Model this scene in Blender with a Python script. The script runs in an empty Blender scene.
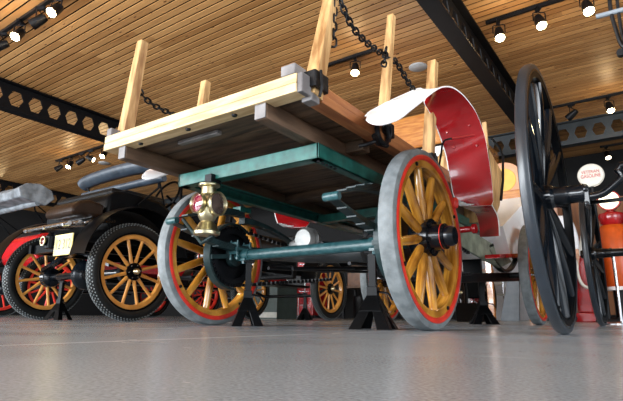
import bpy, math, random
from mathutils import Vector, Matrix
random.seed(7)
S = bpy.context.scene
PI = math.pi
# ------------------------------------------------------------ camera
FPX, YAW, PITCH, ROLL, CAMH = 491.5131, 0.6136, 0.2297, 0.0079, 0.057
_f = Vector((-math.sin(YAW)*math.cos(PITCH), math.cos(YAW)*math.cos(PITCH), math.sin(PITCH)))
_r = Vector((math.cos(YAW), math.sin(YAW), 0)); _u = _r.cross(_f)
_cr, _sr = math.cos(ROLL), math.sin(ROLL)
RV = _r*_cr + _u*_sr; UV = -_r*_sr + _u*_cr
cam = bpy.data.cameras.new('camera'); cam.sensor_width = 36; cam.lens = FPX/623*36
cam.clip_start = 0.01; cam.clip_end = 200
camo = bpy.data.objects.new('camera', cam); S.collection.objects.link(camo)
M = Matrix((RV, UV, -_f)).transposed().to_4x4(); M.translation = (0, 0, CAMH)
camo.matrix_world = M; S.camera = camo
def at(px, py, ax, val):            # the point where a sight line meets the plane axis = val
    d = _f + RV*((px-311.5)/FPX) - UV*((py-200.5)/FPX)
    o = Vector((0, 0, CAMH)); t = (val-o[ax])/d[ax]
    return o + d*t
# ------------------------------------------------------------ world, lights, exposure
S.view_settings.view_transform = 'Standard'; S.view_settings.look = 'None'
S.view_settings.gamma = 1; S.view_settings.exposure = 1.05
S.view_settings.use_curve_mapping = False
w = bpy.data.worlds.new('world'); S.world = w; w.use_nodes = True
w.node_tree.nodes['Background'].inputs[0].default_value = (0.80, 0.90, 1.0, 1)
w.node_tree.nodes['Background'].inputs[1].default_value = 1.1
def area(name, loc, rot, sx, sy, power, col):
    l = bpy.data.lights.new(name, 'AREA'); l.shape = 'RECTANGLE'; l.size = sx; l.size_y = sy
    l.energy = power; l.color = col
    o = bpy.data.objects.new(name, l); o.location = loc; o.rotation_euler = rot; S.collection.objects.link(o)
    return o
# daylight through the window wall behind the camera and the one on the right
area('window_daylight_rear', (-8.0, -5.3, 1.6), (math.radians(103), 0, math.radians(2)), 15, 2.3, 1120, (0.90, 0.95, 1.0))
area('window_daylight_side', (5.3, -0.5, 1.7), (math.radians(84), 0, math.radians(90)), 8, 2.2, 240, (0.88, 0.94, 1.0))

# ------------------------------------------------------------ materials
MATS = {}
def nt(name):
    m = bpy.data.materials.new(name); m.use_nodes = True; MATS[name] = m
    t = m.node_tree; return m, t, t.nodes['Principled BSDF']
def simple(name, col, rough=0.5, metal=0.0, var=0.15, scale=12.0, bump=0.0, bscale=60.0, coat=0.0, col2=None, stretch=None, spec=0.5):
    m, t, b = nt(name)
    N, L = t.nodes, t.links
    tc = N.new('ShaderNodeTexCoord'); src = tc.outputs['Object']
    if stretch:
        mp = N.new('ShaderNodeMapping'); mp.inputs['Scale'].default_value = stretch
        L.new(src, mp.inputs['Vector']); src = mp.outputs['Vector']
    nz = N.new('ShaderNodeTexNoise'); nz.inputs['Scale'].default_value = scale; nz.inputs['Detail'].default_value = 6
    L.new(src, nz.inputs['Vector'])
    cr = N.new('ShaderNodeValToRGB')
    c2 = col2 or tuple(min(1, c*(1+var)) for c in col)
    c1 = col if col2 else tuple(c*(1-var) for c in col)
    cr.color_ramp.elements[0].position = .35; cr.color_ramp.elements[1].position = .65
    cr.color_ramp.elements[0].color = (*c1, 1); cr.color_ramp.elements[1].color = (*c2, 1)
    L.new(nz.outputs['Fac'], cr.inputs['Fac']); L.new(cr.outputs['Color'], b.inputs['Base Color'])
    b.inputs['Roughness'].default_value = rough; b.inputs['Metallic'].default_value = metal
    b.inputs['Coat Weight'].default_value = coat; b.inputs['Specular IOR Level'].default_value = spec
    if bump:
        n2 = N.new('ShaderNodeTexNoise'); n2.inputs['Scale'].default_value = bscale; n2.inputs['Detail'].default_value = 4
        L.new(src, n2.inputs['Vector'])
        bp = N.new('ShaderNodeBump'); bp.inputs['Strength'].default_value = bump; bp.inputs['Distance'].default_value = .01
        L.new(n2.outputs['Fac'], bp.inputs['Height']); L.new(bp.outputs['Normal'], b.inputs['Normal'])
    return m
def emis(name, col, s):
    m, t, b = nt(name); b.inputs['Base Color'].default_value = (*col, 1)
    b.inputs['Emission Color'].default_value = (*col, 1); b.inputs['Emission Strength'].default_value = s
    return m
simple('red_paint', (.40, .008, .011), .22, coat=.5, var=.2, scale=5, bump=.05)
simple('red_rim', (.70, .035, .02), .35, var=.2)
simple('bright_white', (.96, .97, .98), .6, var=.01, spec=.3)
simple('green_paint', (.006, .07, .055), .32, var=.5, scale=25, coat=.2, bump=.05, col2=(.015, .13, .11))
simple('teal_worn', (.010, .055, .062), .35, scale=40, col2=(.035, .10, .11), bump=.08)
simple('spring_steel', (.015, .032, .034), .4, var=.4, spec=.3)
simple('wheel_wood', (.30, .11, .010), .2, scale=9, col2=(.66, .31, .04), stretch=(8, 1, 1), coat=.6)
simple('t_wheel_wood', (.56, .24, .045), .3, scale=9, col2=(.76, .37, .08), coat=.4)
simple('grey_rubber', (.12, .138, .145), .7, scale=18, col2=(.21, .235, .245), bump=.25)
simple('black_rubber', (.009, .0105, .011), .45, var=.3, bump=.1, spec=.25)
simple('tread_rubber', (.13, .15, .155), .7, col2=(.28, .31, .32), scale=60)
simple('black_paint', (.002, .0024, .003), .30, var=.3, spec=.07)
simple('black_iron', (.006, .0065, .008), .4, var=.4, bump=.15, spec=.2)
simple('stand_black', (.002, .0024, .003), .35, var=.3, spec=.12)
simple('blue_black_paint', (.004, .006, .009), .16, var=.3, spec=.4)
simple('beam_black', (.004, .004, .005), .5, var=.2, spec=.15)
simple('beam_grey', (.022, .029, .034), .45, var=.2, scale=3)
simple('muffler_grey', (.045, .05, .052), .4, var=.3)
simple('brass', (.56, .50, .32), .3, metal=1, var=.2, scale=20)
simple('chrome', (.50, .51, .53), .2, metal=1, var=.05)
simple('cast_alloy', (.28, .28, .27), .45, metal=.5, var=.25, bump=.15)
simple('new_wood', (.50, .34, .16), .5, scale=5, col2=(.76, .58, .33), stretch=(1, 8, 8), bump=.1)
simple('stake_wood', (.26, .12, .035), .5, scale=6, col2=(.64, .40, .17), stretch=(6, 6, .8), bump=.15)
simple('grey_wood', (.12, .11, .11), .6, scale=8, col2=(.25, .24, .24), bump=.2)
simple('old_wood', (.03, .016, .008), .6, scale=4, col2=(.13, .078, .045), stretch=(1, 8, 8), bump=.3)
simple('sill_wood', (.08, .044, .025), .55, scale=5, col2=(.17, .10, .06), stretch=(8, 1, 8), bump=.3)
simple('rail_wood', (.26, .085, .03), .4, scale=5, col2=(.42, .17, .06), stretch=(8, 1, 8), bump=.1)
simple('canvas_grey', (.08, .09, .10), .55, scale=10, col2=(.20, .225, .25), bump=.8, bscale=14)
simple('black_leather', (.004, .0045, .005), .4, var=.3, bump=.4, bscale=20, spec=.2)
simple('canvas_blue', (.015, .023, .034), .42, scale=10, col2=(.035, .05, .07), bump=.3, bscale=14)
simple('brown_leather', (.14, .055, .018), .4, var=.3, bump=.3)
simple('dark_leather', (.018, .009, .005), .4, var=.3, bump=.3, spec=.2)
simple('peach_board', (.72, .36, .20), .5, var=.1)
simple('cream_paint', (.72, .70, .62), .35, var=.08)
simple('sage_paint', (.30, .36, .28), .5, var=.3)
simple('plate_yellow', (.80, .66, .25), .5, var=.08)
simple('ink', (.10, .11, .13), .6, var=.1)
simple('sign_red', (.55, .02, .03), .5, var=.1)
simple('orange_paint', (.62, .09, .008), .35, var=.1)
simple('wall_wood', (.16, .055, .018), .5, scale=3, col2=(.26, .10, .03), stretch=(6, 6, .6))
simple('groove_black', (.003, .002, .0015), .9, spec=.1)
simple('dark_wall', (.004, .004, .0045), .8, var=.2)
simple('grey_panel', (.22, .25, .28), .5, var=.08)
simple('plinth_green', (.035, .055, .05), .5, var=.15)
simple('plinth_base', (.42, .42, .38), .6, var=.1)
simple('varnish_wood', (.40, .13, .03), .16, scale=4, col2=(.62, .27, .07), stretch=(1, 8, 8), coat=.8)
simple('yellow_paint', (.80, .50, .09), .5, var=.05)
simple('skin', (.55, .32, .22), .5, var=.06)
simple('white_cloth', (.72, .73, .76), .8, var=.06)
simple('dark_cloth', (.012, .012, .016), .8, var=.2)
simple('beige_cloth', (.55, .50, .42), .8, var=.08)
simple('hair', (.05, .03, .02), .6)
simple('disc_grey', (.42, .44, .46), .5, var=.05)
simple('lens_red', (.16, .004, .03), .06, var=.2, coat=1)
simple('lens_clear', (.05, .035, .03), .05, var=.4, coat=1)
simple('plaster', (.55, .52, .47), .8, var=.05)
simple('carriage_tyre', (.02, .026, .034), .3, var=.2, spec=.6)
emis('lamp_lit', (1.0, .80, .45), 26)
emis('lamp_dim', (1.0, .82, .55), 5)
emis('globe_lit', (1.0, .86, .62), 1.3)
# ceiling boards: tone per board, grain and knots along each board
def ceiling_mat():
    m, t, b = nt('ceiling_pine'); N, L = t.nodes, t.links
    tc = N.new('ShaderNodeTexCoord'); sp = N.new('ShaderNodeSeparateXYZ'); L.new(tc.outputs['Object'], sp.inputs[0])
    def math_(op, a, bb=None):
        n = N.new('ShaderNodeMath'); n.operation = op
        for i, v in enumerate((a, bb)):
            if v is None: continue
            if isinstance(v, (int, float)): n.inputs[i].default_value = v
            else: L.new(v, n.inputs[i])
        return n.outputs[0]
    row = math_('FLOOR', math_('DIVIDE', sp.outputs['Y'], .1))
    wn = N.new('ShaderNodeTexWhiteNoise'); wn.noise_dimensions = '1D'; L.new(row, wn.inputs['W'])
    xx = math_('ADD', sp.outputs['X'], math_('MULTIPLY', wn.outputs['Value'], 9.0))
    col = math_('FLOOR', math_('DIVIDE', xx, 3.6))
    cb = N.new('ShaderNodeCombineXYZ'); L.new(row, cb.inputs[0]); L.new(col, cb.inputs[1])
    w2 = N.new('ShaderNodeTexWhiteNoise'); w2.noise_dimensions = '2D'; L.new(cb.outputs[0], w2.inputs['Vector'])
    mp = N.new('ShaderNodeMapping'); mp.inputs['Scale'].default_value = (1.0, 14, 1); L.new(tc.outputs['Object'], mp.inputs[0])
    nz = N.new('ShaderNodeTexNoise'); nz.inputs['Scale'].default_value = 2.2; nz.inputs['Detail'].default_value = 5; L.new(mp.outputs[0], nz.inputs[0])
    mp2 = N.new('ShaderNodeMapping'); mp2.inputs['Scale'].default_value = (3.0, 9, 1); L.new(tc.outputs['Object'], mp2.inputs[0])
    vo = N.new('ShaderNodeTexVoronoi'); vo.inputs['Scale'].default_value = 1.4; L.new(mp2.outputs[0], vo.inputs[0])
    f = math_('ADD', math_('MULTIPLY', w2.outputs['Value'], .45), math_('MULTIPLY', nz.outputs['Fac'], .6))
    cr = N.new('ShaderNodeValToRGB'); cr.color_ramp.elements[0].position = .15; cr.color_ramp.elements[1].position = .9
    cr.color_ramp.elements[0].color = (.30, .128, .036, 1); cr.color_ramp.elements[1].color = (.70, .385, .15, 1)
    L.new(f, cr.inputs[0])
    kn = N.new('ShaderNodeMath'); kn.operation = 'LESS_THAN'; kn.inputs[1].default_value = .11; L.new(vo.outputs['Distance'], kn.inputs[0])
    mx = N.new('ShaderNodeMix'); mx.data_type = 'RGBA'; mx.blend_type = 'MIX'
    L.new(kn.outputs[0], mx.inputs[0]); L.new(cr.outputs[0], mx.inputs[6]); mx.inputs[7].default_value = (.14, .045, .012, 1)
    L.new(mx.outputs[2], b.inputs['Base Color']); b.inputs['Roughness'].default_value = .42
    return m
ceiling_mat()
def floor_mat():
    m, t, b = nt('polished_concrete'); N, L = t.nodes, t.links
    tc = N.new('ShaderNodeTexCoord')
    n1 = N.new('ShaderNodeTexNoise'); n1.inputs['Scale'].default_value = 1.6; n1.inputs['Detail'].default_value = 8; L.new(tc.outputs['Object'], n1.inputs[0])
    n2 = N.new('ShaderNodeTexNoise'); n2.inputs['Scale'].default_value = 240; n2.inputs['Detail'].default_value = 3; L.new(tc.outputs['Object'], n2.inputs[0])
    ad = N.new('ShaderNodeMath'); ad.operation = 'ADD'
    m1 = N.new('ShaderNodeMath'); m1.operation = 'MULTIPLY'; m1.inputs[1].default_value = .4; L.new(n1.outputs[0], m1.inputs[0])
    m2 = N.new('ShaderNodeMath'); m2.operation = 'MULTIPLY'; m2.inputs[1].default_value = .6; L.new(n2.outputs[0], m2.inputs[0])
    L.new(m1.outputs[0], ad.inputs[0]); L.new(m2.outputs[0], ad.inputs[1])
    cr = N.new('ShaderNodeValToRGB'); cr.color_ramp.elements[0].position = .36; cr.color_ramp.elements[1].position = .64
    cr.color_ramp.elements[0].color = (.21, .235, .26, 1); cr.color_ramp.elements[1].color = (.38, .42, .455, 1)
    L.new(ad.outputs[0], cr.inputs[0])
    # pale saw joint across the slab, its reflected light painted in, plus sparse scuffs
    pa, pb = at(0, 345.5, 2, 0), at(245, 336.5, 2, 0); dd = (pb-pa).normalized(); nn = Vector((-dd.y, dd.x, 0))
    dp = N.new('ShaderNodeVectorMath'); dp.operation = 'DOT_PRODUCT'; L.new(tc.outputs['Object'], dp.inputs[0]); dp.inputs[1].default_value = nn
    def mm(op, a, c=None):
        n = N.new('ShaderNodeMath'); n.operation = op
        for i, v in enumerate((a, c)):
            if v is None: continue
            if isinstance(v, (int, float)): n.inputs[i].default_value = v
            else: L.new(v, n.inputs[i])
        return n.outputs[0]
    dist = mm('ABSOLUTE', mm('SUBTRACT', dp.outputs['Value'], pa.dot(nn)))
    n4 = N.new('ShaderNodeTexNoise'); n4.inputs['Scale'].default_value = 9; n4.inputs['Detail'].default_value = 5; L.new(tc.outputs['Object'], n4.inputs[0])
    line = mm('MULTIPLY', mm('LESS_THAN', dist, .012), mm('GREATER_THAN', n4.outputs[0], .44))
    mp = N.new('ShaderNodeMapping'); mp.inputs['Scale'].default_value = (1.5, 6, 1); mp.inputs['Rotation'].default_value = (0, 0, .5); L.new(tc.outputs['Object'], mp.inputs[0])
    n5 = N.new('ShaderNodeTexNoise'); n5.inputs['Scale'].default_value = 5; n5.inputs['Detail'].default_value = 7; L.new(mp.outputs[0], n5.inputs[0])
    scuff = mm('MULTIPLY', mm('GREATER_THAN', n5.outputs[0], .70), .6)
    mk = mm('MULTIPLY', mm('MAXIMUM', line, scuff), .75)
    mx = N.new('ShaderNodeMix'); mx.data_type = 'RGBA'; L.new(mk, mx.inputs[0]); L.new(cr.outputs[0], mx.inputs[6]); mx.inputs[7].default_value = (.62, .64, .66, 1)
    L.new(mx.outputs[2], b.inputs['Base Color'])
    n3 = N.new('ShaderNodeTexNoise'); n3.inputs['Scale'].default_value = 2.5; n3.inputs['Detail'].default_value = 6; L.new(tc.outputs['Object'], n3.inputs[0])
    mr = N.new('ShaderNodeMapRange'); mr.inputs[1].default_value = .3; mr.inputs[2].default_value = .7; mr.inputs[3].default_value = .19; mr.inputs[4].default_value = .28
    L.new(n3.outputs[0], mr.inputs[0]); L.new(mr.outputs[0], b.inputs['Roughness'])
    bp = N.new('ShaderNodeBump'); bp.inputs['Strength'].default_value = .06; bp.inputs['Distance'].default_value = .004
    L.new(n2.outputs[0], bp.inputs['Height']); L.new(bp.outputs[0], b.inputs['Normal'])
    return m
floor_mat()

# ------------------------------------------------------------ mesh builder
class MB:
    def __init__(s): s.v = []; s.f = []
    def add(s, vs, fs):
        n = len(s.v); s.v += [tuple(v) for v in vs]; s.f += [tuple(i+n for i in f) for f in fs]; return s
    def hexa(s, p):                                   # eight corners: bottom four, top four
        return s.add(p, [(3, 2, 1, 0), (4, 5, 6, 7), (0, 1, 5, 4), (1, 2, 6, 5), (2, 3, 7, 6), (3, 0, 4, 7)])
    def box(s, x0, x1, y0, y1, z0, z1):
        return s.hexa([(x0, y0, z0), (x1, y0, z0), (x1, y1, z0), (x0, y1, z0), (x0, y0, z1), (x1, y0, z1), (x1, y1, z1), (x0, y1, z1)])
    def beam(s, a, b, wa, ha, wb=None, hb=None, up=(0, 0, 1)):
        a, b = Vector(a), Vector(b); d = (b-a).normalized(); up = Vector(up)
        if abs(d.dot(up)) > .98: up = Vector((0, 1, 0))
        r = d.cross(up).normalized(); u = r.cross(d)
        wb = wa if wb is None else wb; hb = ha if hb is None else hb
        P = [a-r*wa/2-u*ha/2, a+r*wa/2-u*ha/2, a+r*wa/2+u*ha/2, a-r*wa/2+u*ha/2,
             b-r*wb/2-u*hb/2, b+r*wb/2-u*hb/2, b+r*wb/2+u*hb/2, b-r*wb/2+u*hb/2]
        return s.hexa(P)
    def tube(s, pts, r, n=10, closed=False, flat=1.0):
        pts = [Vector(p) for p in pts]; k = len(pts); rs = r if isinstance(r, (list, tuple)) else [r]*k
        base = len(s.v); prev = None
        for i, p in enumerate(pts):
            if closed: d = pts[(i+1) % k]-pts[i-1]
            else: d = pts[min(i+1, k-1)]-pts[max(i-1, 0)]
            d = d.normalized() if d.length > 1e-9 else Vector((0, 0, 1))
            if prev is None: nrm = d.orthogonal().normalized()
            else:
                nrm = prev-d*prev.dot(d); nrm = nrm.normalized() if nrm.length > 1e-6 else d.orthogonal().normalized()
            prev = nrm; bn = d.cross(nrm)
            for j in range(n):
                a = 2*PI*j/n; s.v.append(tuple(p+nrm*math.cos(a)*rs[i]+bn*math.sin(a)*rs[i]*flat))
        seg = k if closed else k-1
        for i in range(seg):
            for j in range(n):
                a = base+i*n+j; b = base+i*n+(j+1) % n; c = base+((i+1) % k)*n+(j+1) % n; d = base+((i+1) % k)*n+j
                s.f.append((a, b, c, d))
        if not closed:
            s.f.append(tuple(base+j for j in range(n))[::-1]); s.f.append(tuple(base+(k-1)*n+j for j in range(n)))
        return s
    def lathe(s, prof, axis='X', n=48, c=(0, 0, 0), closed=False):   # prof: (along axis, radius)
        base = len(s.v); c = Vector(c); k = len(prof)
        for (h, r) in prof:
            for j in range(n):
                a = 2*PI*j/n; co, si = math.cos(a)*r, math.sin(a)*r
                v = {'X': (h, co, si), 'Y': (si, h, co), 'Z': (co, si, h)}[axis]
                s.v.append(tuple(c+Vector(v)))
        for i in range(k if closed else k-1):
            i2 = (i+1) % k
            for j in range(n):
                s.f.append((base+i*n+j, base+i*n+(j+1) % n, base+i2*n+(j+1) % n, base+i2*n+j))
        if not closed:
            if prof[0][1] > 1e-6: s.f.append(tuple(base+j for j in range(n))[::-1])
            if prof[-1][1] > 1e-6: s.f.append(tuple(base+(k-1)*n+j for j in range(n)))
        return s
    def prism(s, poly, ax, a, b):                     # polygon extruded along an axis
        n = len(poly); vs = []
        for h in (a, b):
            for (p, q) in poly:
                vs.append({0: (h, p, q), 1: (p, h, q), 2: (p, q, h)}[ax])
        return s.add(vs, [tuple(range(n))[::-1], tuple(range(n, 2*n))]+[(i, (i+1) % n, n+(i+1) % n, n+i) for i in range(n)])
    def sheet(s, rows, th, nrm=None):                 # a grid of points given thickness th
        k = len(rows); m = len(rows[0]); rows = [[Vector(p) for p in r] for r in rows]
        top = []; bot = []
        for i in range(k):
            for j in range(m):
                du = rows[min(i+1, k-1)][j]-rows[max(i-1, 0)][j]; dv = rows[i][min(j+1, m-1)]-rows[i][max(j-1, 0)]
                nn = du.cross(dv); nn = nn.normalized() if nn.length > 1e-9 else Vector((0, 0, 1))
                top.append(rows[i][j]+nn*th/2); bot.append(rows[i][j]-nn*th/2)
        K = k*m; fs = []
        for i in range(k-1):
            for j in range(m-1):
                a, b, c, d = i*m+j, i*m+j+1, (i+1)*m+j+1, (i+1)*m+j
                fs.append((a, d, c, b)); fs.append((K+a, K+b, K+c, K+d))
        edge = [i for i in range(m)]+[i*m+m-1 for i in range(1, k)]+[(k-1)*m+j for j in range(m-2, -1, -1)]+[i*m for i in range(k-2, 0, -1)]
        for i, a in enumerate(edge):
            b = edge[(i+1) % len(edge)]; fs.append((a, b, K+b, K+a))
        return s.add(top+bot, fs)
    def build(s, name, mat, parent=None, smooth=False, bevel=0, loc=None, sub=0, fix=True):
        me = bpy.data.meshes.new(name); me.from_pydata(s.v, [], s.f)
        if fix:
            import bmesh
            bm = bmesh.new(); bm.from_mesh(me); bmesh.ops.recalc_face_normals(bm, faces=bm.faces); bm.to_mesh(me); bm.free()
        if not isinstance(mat, (list, tuple)): mat = [mat]
        for mm in mat: me.materials.append(MATS[mm])
        o = bpy.data.objects.new(name, me); S.collection.objects.link(o)
        if parent: o.parent = parent
        if loc: o.location = loc
        if smooth:
            me.shade_smooth()
            try: me.set_sharp_from_angle(angle=math.radians(38))
            except Exception: pass
        if bevel:
            b = o.modifiers.new('bevel', 'BEVEL'); b.width = bevel; b.segments = 2; b.limit_method = 'ANGLE'
        if sub:
            b = o.modifiers.new('sub', 'SUBSURF'); b.levels = sub; b.render_levels = sub
        return o
def tag(o, label, cat, group=None):
    o['label'] = label; o['category'] = cat
    if group: o['group'] = group
    return o
def thing(name, label, cat, loc=(0, 0, 0), rz=0, group=None):
    o = bpy.data.objects.new(name, None); S.collection.objects.link(o); o.location = loc; o.rotation_euler = (0, 0, rz)
    o.empty_display_size = .1
    return tag(o, label, cat, group)
def struct(mb, name, mat, **k):
    o = mb.build(name, mat, **k)
    if not k.get('parent'): o['kind'] = 'structure'
    return o
def copy_tree(o, parent=None):
    c = o.copy(); S.collection.objects.link(c); c.parent = parent
    for ch in list(o.children): copy_tree(ch, c)
    return c
def lerp(a, b, t): return tuple(a[i]+(b[i]-a[i])*t for i in range(len(a)))
def smoothpts(pts, sub=6):                            # Catmull-Rom through points
    P = [Vector(p) for p in pts]; out = []
    for i in range(len(P)-1):
        p0, p1, p2, p3 = P[max(i-1, 0)], P[i], P[i+1], P[min(i+2, len(P)-1)]
        for k in range(sub):
            t = k/sub
            out.append(.5*((2*p1)+(p2-p0)*t+(2*p0-5*p1+4*p2-p3)*t*t+(3*p1-p0-3*p2+p3)*t**3))
    out.append(P[-1]); return out
def text(body, size, mat, parent, loc, rot, name='lettering', width=None, thick=.001):
    cu = bpy.data.curves.new(name, 'FONT'); cu.body = body; cu.size = size; cu.align_x = 'CENTER'; cu.align_y = 'CENTER'; cu.extrude = thick
    t = bpy.data.objects.new('t', cu); S.collection.objects.link(t)
    bpy.context.view_layer.update()
    me = bpy.data.meshes.new_from_object(t); wd = t.dimensions.x; bpy.data.objects.remove(t)
    me.materials.clear(); me.materials.append(MATS[mat]); me.name = name
    o = bpy.data.objects.new(name, me); S.collection.objects.link(o); o.parent = parent; o.location = loc; o.rotation_euler = rot
    if width: o.scale = (width/wd, 1, 1)
    return o

# ------------------------------------------------------------ the hall
HX0, HX1, HY0, HY1, HZ = -17.0, 5.6, -5.6, 11.4, 3.4
struct(MB().box(HX0-.3, HX1+.3, HY0-.3, HY1+.3, -.2, 0), 'floor', 'polished_concrete')
cm = MB()
y = HY0
i0 = int(HY0/.1)
for i in range(i0, int(HY1/.1)):
    cm.box(HX0, HX1, i*.1+.011, i*.1+.089, HZ, HZ+.008)
struct(cm, 'ceiling', 'ceiling_pine')
struct(MB().box(HX0-.3, HX1+.3, HY0-.3, HY1+.3, HZ+.009, HZ+.2), 'trim_ceiling_backing', 'groove_black')  # black sheet close behind the slats, standing in for shade in the gaps
struct(MB().box(HX0-.2, HX0, HY0, HY1, 0, HZ+.05), 'wall_left', 'dark_wall')
wf = MB().box(HX0, HX1, HY1, HY1+.2, 0, HZ+.05)
struct(wf, 'wall_back', 'dark_wall')
# window wall behind the camera: dado, piers and head; side wall the same
wr = MB().box(HX0, HX1, HY0-.2, HY0, 0, .35).box(HX0, HX1, HY0-.2, HY0, 3.0, HZ+.05)
for x in [HX0+.1+i*3.2 for i in range(8)]: wr.box(x-.12, x+.12, HY0-.2, HY0, .35, 3.0)
struct(wr, 'wall_front', 'plaster')
ws = MB().box(HX1, HX1+.2, HY0, HY1, 0, .35).box(HX1, HX1+.2, HY0, HY1, 3.0, HZ+.05).box(HX1, HX1+.2, 8, HY1, .35, 3.0)
for yy in [HY0+i*3.1 for i in range(5)]: ws.box(HX1, HX1+.2, yy-.12, yy+.12, .35, 3.0)
struct(ws, 'wall_right', 'plaster')
struct(MB().box(-40, 30, -40, HY0-.3, -.25, -.1).box(HX1+.3, 40, HY0-.3, 30, -.25, -.1), 'ground', 'plaster')

# castellated steel beams (hexagonal openings)
def castellated(name, axis, pos, z0, z1, a0, a1, mat, pitch, hexr, first, fl=.09, th=.012, stiff=False):
    """web with hexagonal holes running along axis (0 = X, 1 = Y) at pos"""
    zc = (z0+z1)/2; web = MB()
    def P(u, zz, side): 
        return (u, pos+side*th/2, zz) if axis == 0 else (pos+side*th/2, u, zz)
    k0 = math.floor((a0-first)/pitch); k1 = math.ceil((a1-first)/pitch)
    for k in range(k0, k1):
        c = first+k*pitch; h = hexr
        A = [(c-pitch/2, z0), (c+pitch/2, z0), (c+pitch/2, z1), (c-pitch/2, z1)]
        H = [(c-h*.95, zc), (c-h*.5, zc-h), (c+h*.5, zc-h), (c+h*.95, zc), (c+h*.5, zc+h), (c-h*.5, zc+h)]
        O = [(c-pitch/2, zc), (c-pitch/2, z0), (c+pitch/2, z0), (c+pitch/2, zc), (c+pitch/2, z1), (c-pitch/2, z1)]
        for s in (-1, 1):
            vs = [P(*q, s) for q in H]+[P(*q, s) for q in O]
            web.add(vs, [(i, (i+1) % 6, 6+(i+1) % 6, 6+i) for i in range(6)])
        vs = [P(*q, -1) for q in H]+[P(*q, 1) for q in H]
        web.add(vs, [(i, (i+1) % 6, 6+(i+1) % 6, 6+i) for i in range(6)])
    for (za, zb) in ((z0-.018, z0), (z1, z1+.018)):
        if axis == 0: web.box(a0, a1, pos-fl, pos+fl, za, zb)
        else: web.box(pos-fl, pos+fl, a0, a1, za, zb)
    o = web.build(name, mat, fix=False); o['kind'] = 'structure'
    return o
castellated('trim_beam_1', 1, -7.56, 2.98, 3.37, HY0, 9.1, 'beam_black', .289, .112, 3.027)
castellated('trim_beam_2', 1, -1.47, 2.98, 3.37, HY0, 9.1, 'beam_black', .289, .112, 3.027)
castellated('trim_beam_3', 1, -13.6, 2.98, 3.37, HY0, 9.1, 'beam_black', .289, .112, 3.027)
castellated('trim_beam_4', 0, 9.2, 2.98, 3.37, HX0, HX1, 'beam_grey', .274, .105, -.532)

# ------------------------------------------------------------ track lighting
def spot(loc, rz, tilt, lit, label, group='spotlights on the ceiling tracks'):
    t = thing('track_spotlight', label, 'spotlight', loc, rz, group)
    b = MB().box(-.02, .02, -.05, .05, -.03, 0).tube([(0, 0, -.03), (0, 0, -.06)], .008, 8)
    b.tube([(-.065, 0, -.16), (-.065, 0, -.07), (-.05, 0, -.06), (.05, 0, -.06), (.065, 0, -.07), (.065, 0, -.16)], .006, 6)
    b.build('bracket', 'black_iron', t)
    h = MB().lathe([(-.09, .03), (-.085, .04), (-.03, .05), (.05, .058), (.09, .06), (.09, .052), (.03, .045)], 'Y', 20)
    ho = h.build('lamp_head', 'black_iron', t, smooth=True, loc=(0, 0, -.17)); ho.rotation_euler = (tilt, 0, 0)
    l = MB().lathe([(.085, 0.0001), (.085, .05), (.07, .05), (.06, .001)], 'Y', 20)
    l.build('bulb', lit, ho, smooth=True)
    if lit == 'lamp_lit':
        pl = bpy.data.lights.new('spotlight_glow', 'POINT'); pl.energy = 3; pl.color = (1, .72, .38); pl.shadow_soft_size = .06
        po_ = bpy.data.objects.new('spotlight_glow', pl); S.collection.objects.link(po_); po_.parent = ho; po_.location = (0, .16, 0)
    return t
def track(a, b, label):
    a, b = Vector(a), Vector(b)
    m = MB().beam(a, b, .04, .035)
    o = m.build('lighting_track', 'black_iron'); tag(o, label, 'lighting track'); return o
ZT = HZ-.02
def cl(px, py, z=ZT): return at(px, py, 2, z)
def mk_track(pa, pb, label, spots, ext=0):
    a = cl(*pa); b = cl(*pb); b = Vector((b.x, a.y, a.z))
    if ext: b.x += ext*(1 if b.x > a.x else -1)
    track(a, b, label)
    for (px, lit, rz, tl, lb) in spots:
        # slide along the track to the pixel column
        best = min([a+(b-a)*(k/400) for k in range(401)], key=lambda p: abs(pixx(p)-px))
        spot((best.x, best.y, best.z-.0175), rz, tl, lit, lb)
def pixx(p):
    d = p-Vector((0, 0, CAMH)); return 311.5+FPX*d.dot(RV)/d.dot(_f)
def pix(p):
    d = Vector(p)-Vector((0, 0, CAMH)); return 311.5+FPX*d.dot(RV)/d.dot(_f), 200.5-FPX*d.dot(UV)/d.dot(_f)
mk_track((-12, 42), (62, -4), 'black lighting track in the top left corner of the ceiling',
    [(3, 'lamp_dim', 2.4, -.5, 'leftmost black spotlight on the top left ceiling track, half out of frame'),
     (21, 'lamp_lit', -2.6, -.9, 'lit spotlight second from the left on the top left ceiling track'),
     (41, 'lamp_dim', 2.2, -.6, 'silver backed spotlight third along the top left ceiling track'),
     (58, 'lamp_lit', -2.8, -.9, 'lit spotlight at the right end of the top left ceiling track')])
mk_track((56, 161), (112, 143.5), 'short black lighting track below the left steel beam',
    [(60, 'lamp_dim', 2.5, -.7, 'leftmost spotlight on the short track below the left beam'),
     (71, 'lamp_lit', -2.7, -1.0, 'white glowing spotlight second on the short track below the left beam'),
     (82, 'lamp_dim', 2.0, -.5, 'dark spotlight third on the short track below the left beam'),
     (91, 'lamp_dim', -1.0, -.4, 'spotlight fourth on the short track below the left beam'),
     (105, 'lamp_lit', -2.8, -.9, 'spotlight beside the wagon bed corner, last on the short left track')])
mk_track((322, 67), (378, 53), 'black lighting track seen behind the tallest rear stake',
    [(355, 'lamp_lit', -2.7, -1.1, 'single lit spotlight on the track right of the tallest rear stake')])
mk_track((486, 23), (640, -22), 'black lighting track in the upper right of the ceiling',
    [(498, 'lamp_lit', -2.8, -1.1, 'bright spotlight beside the right steel beam, leftmost on the upper right track'),
     (538, 'lamp_lit', -2.6, -1.1, 'small lit spotlight in the middle of the upper right track'),
     (585, 'lamp_lit', -2.8, -1.1, 'brightest spotlight, rightmost on the upper right track')])
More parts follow.
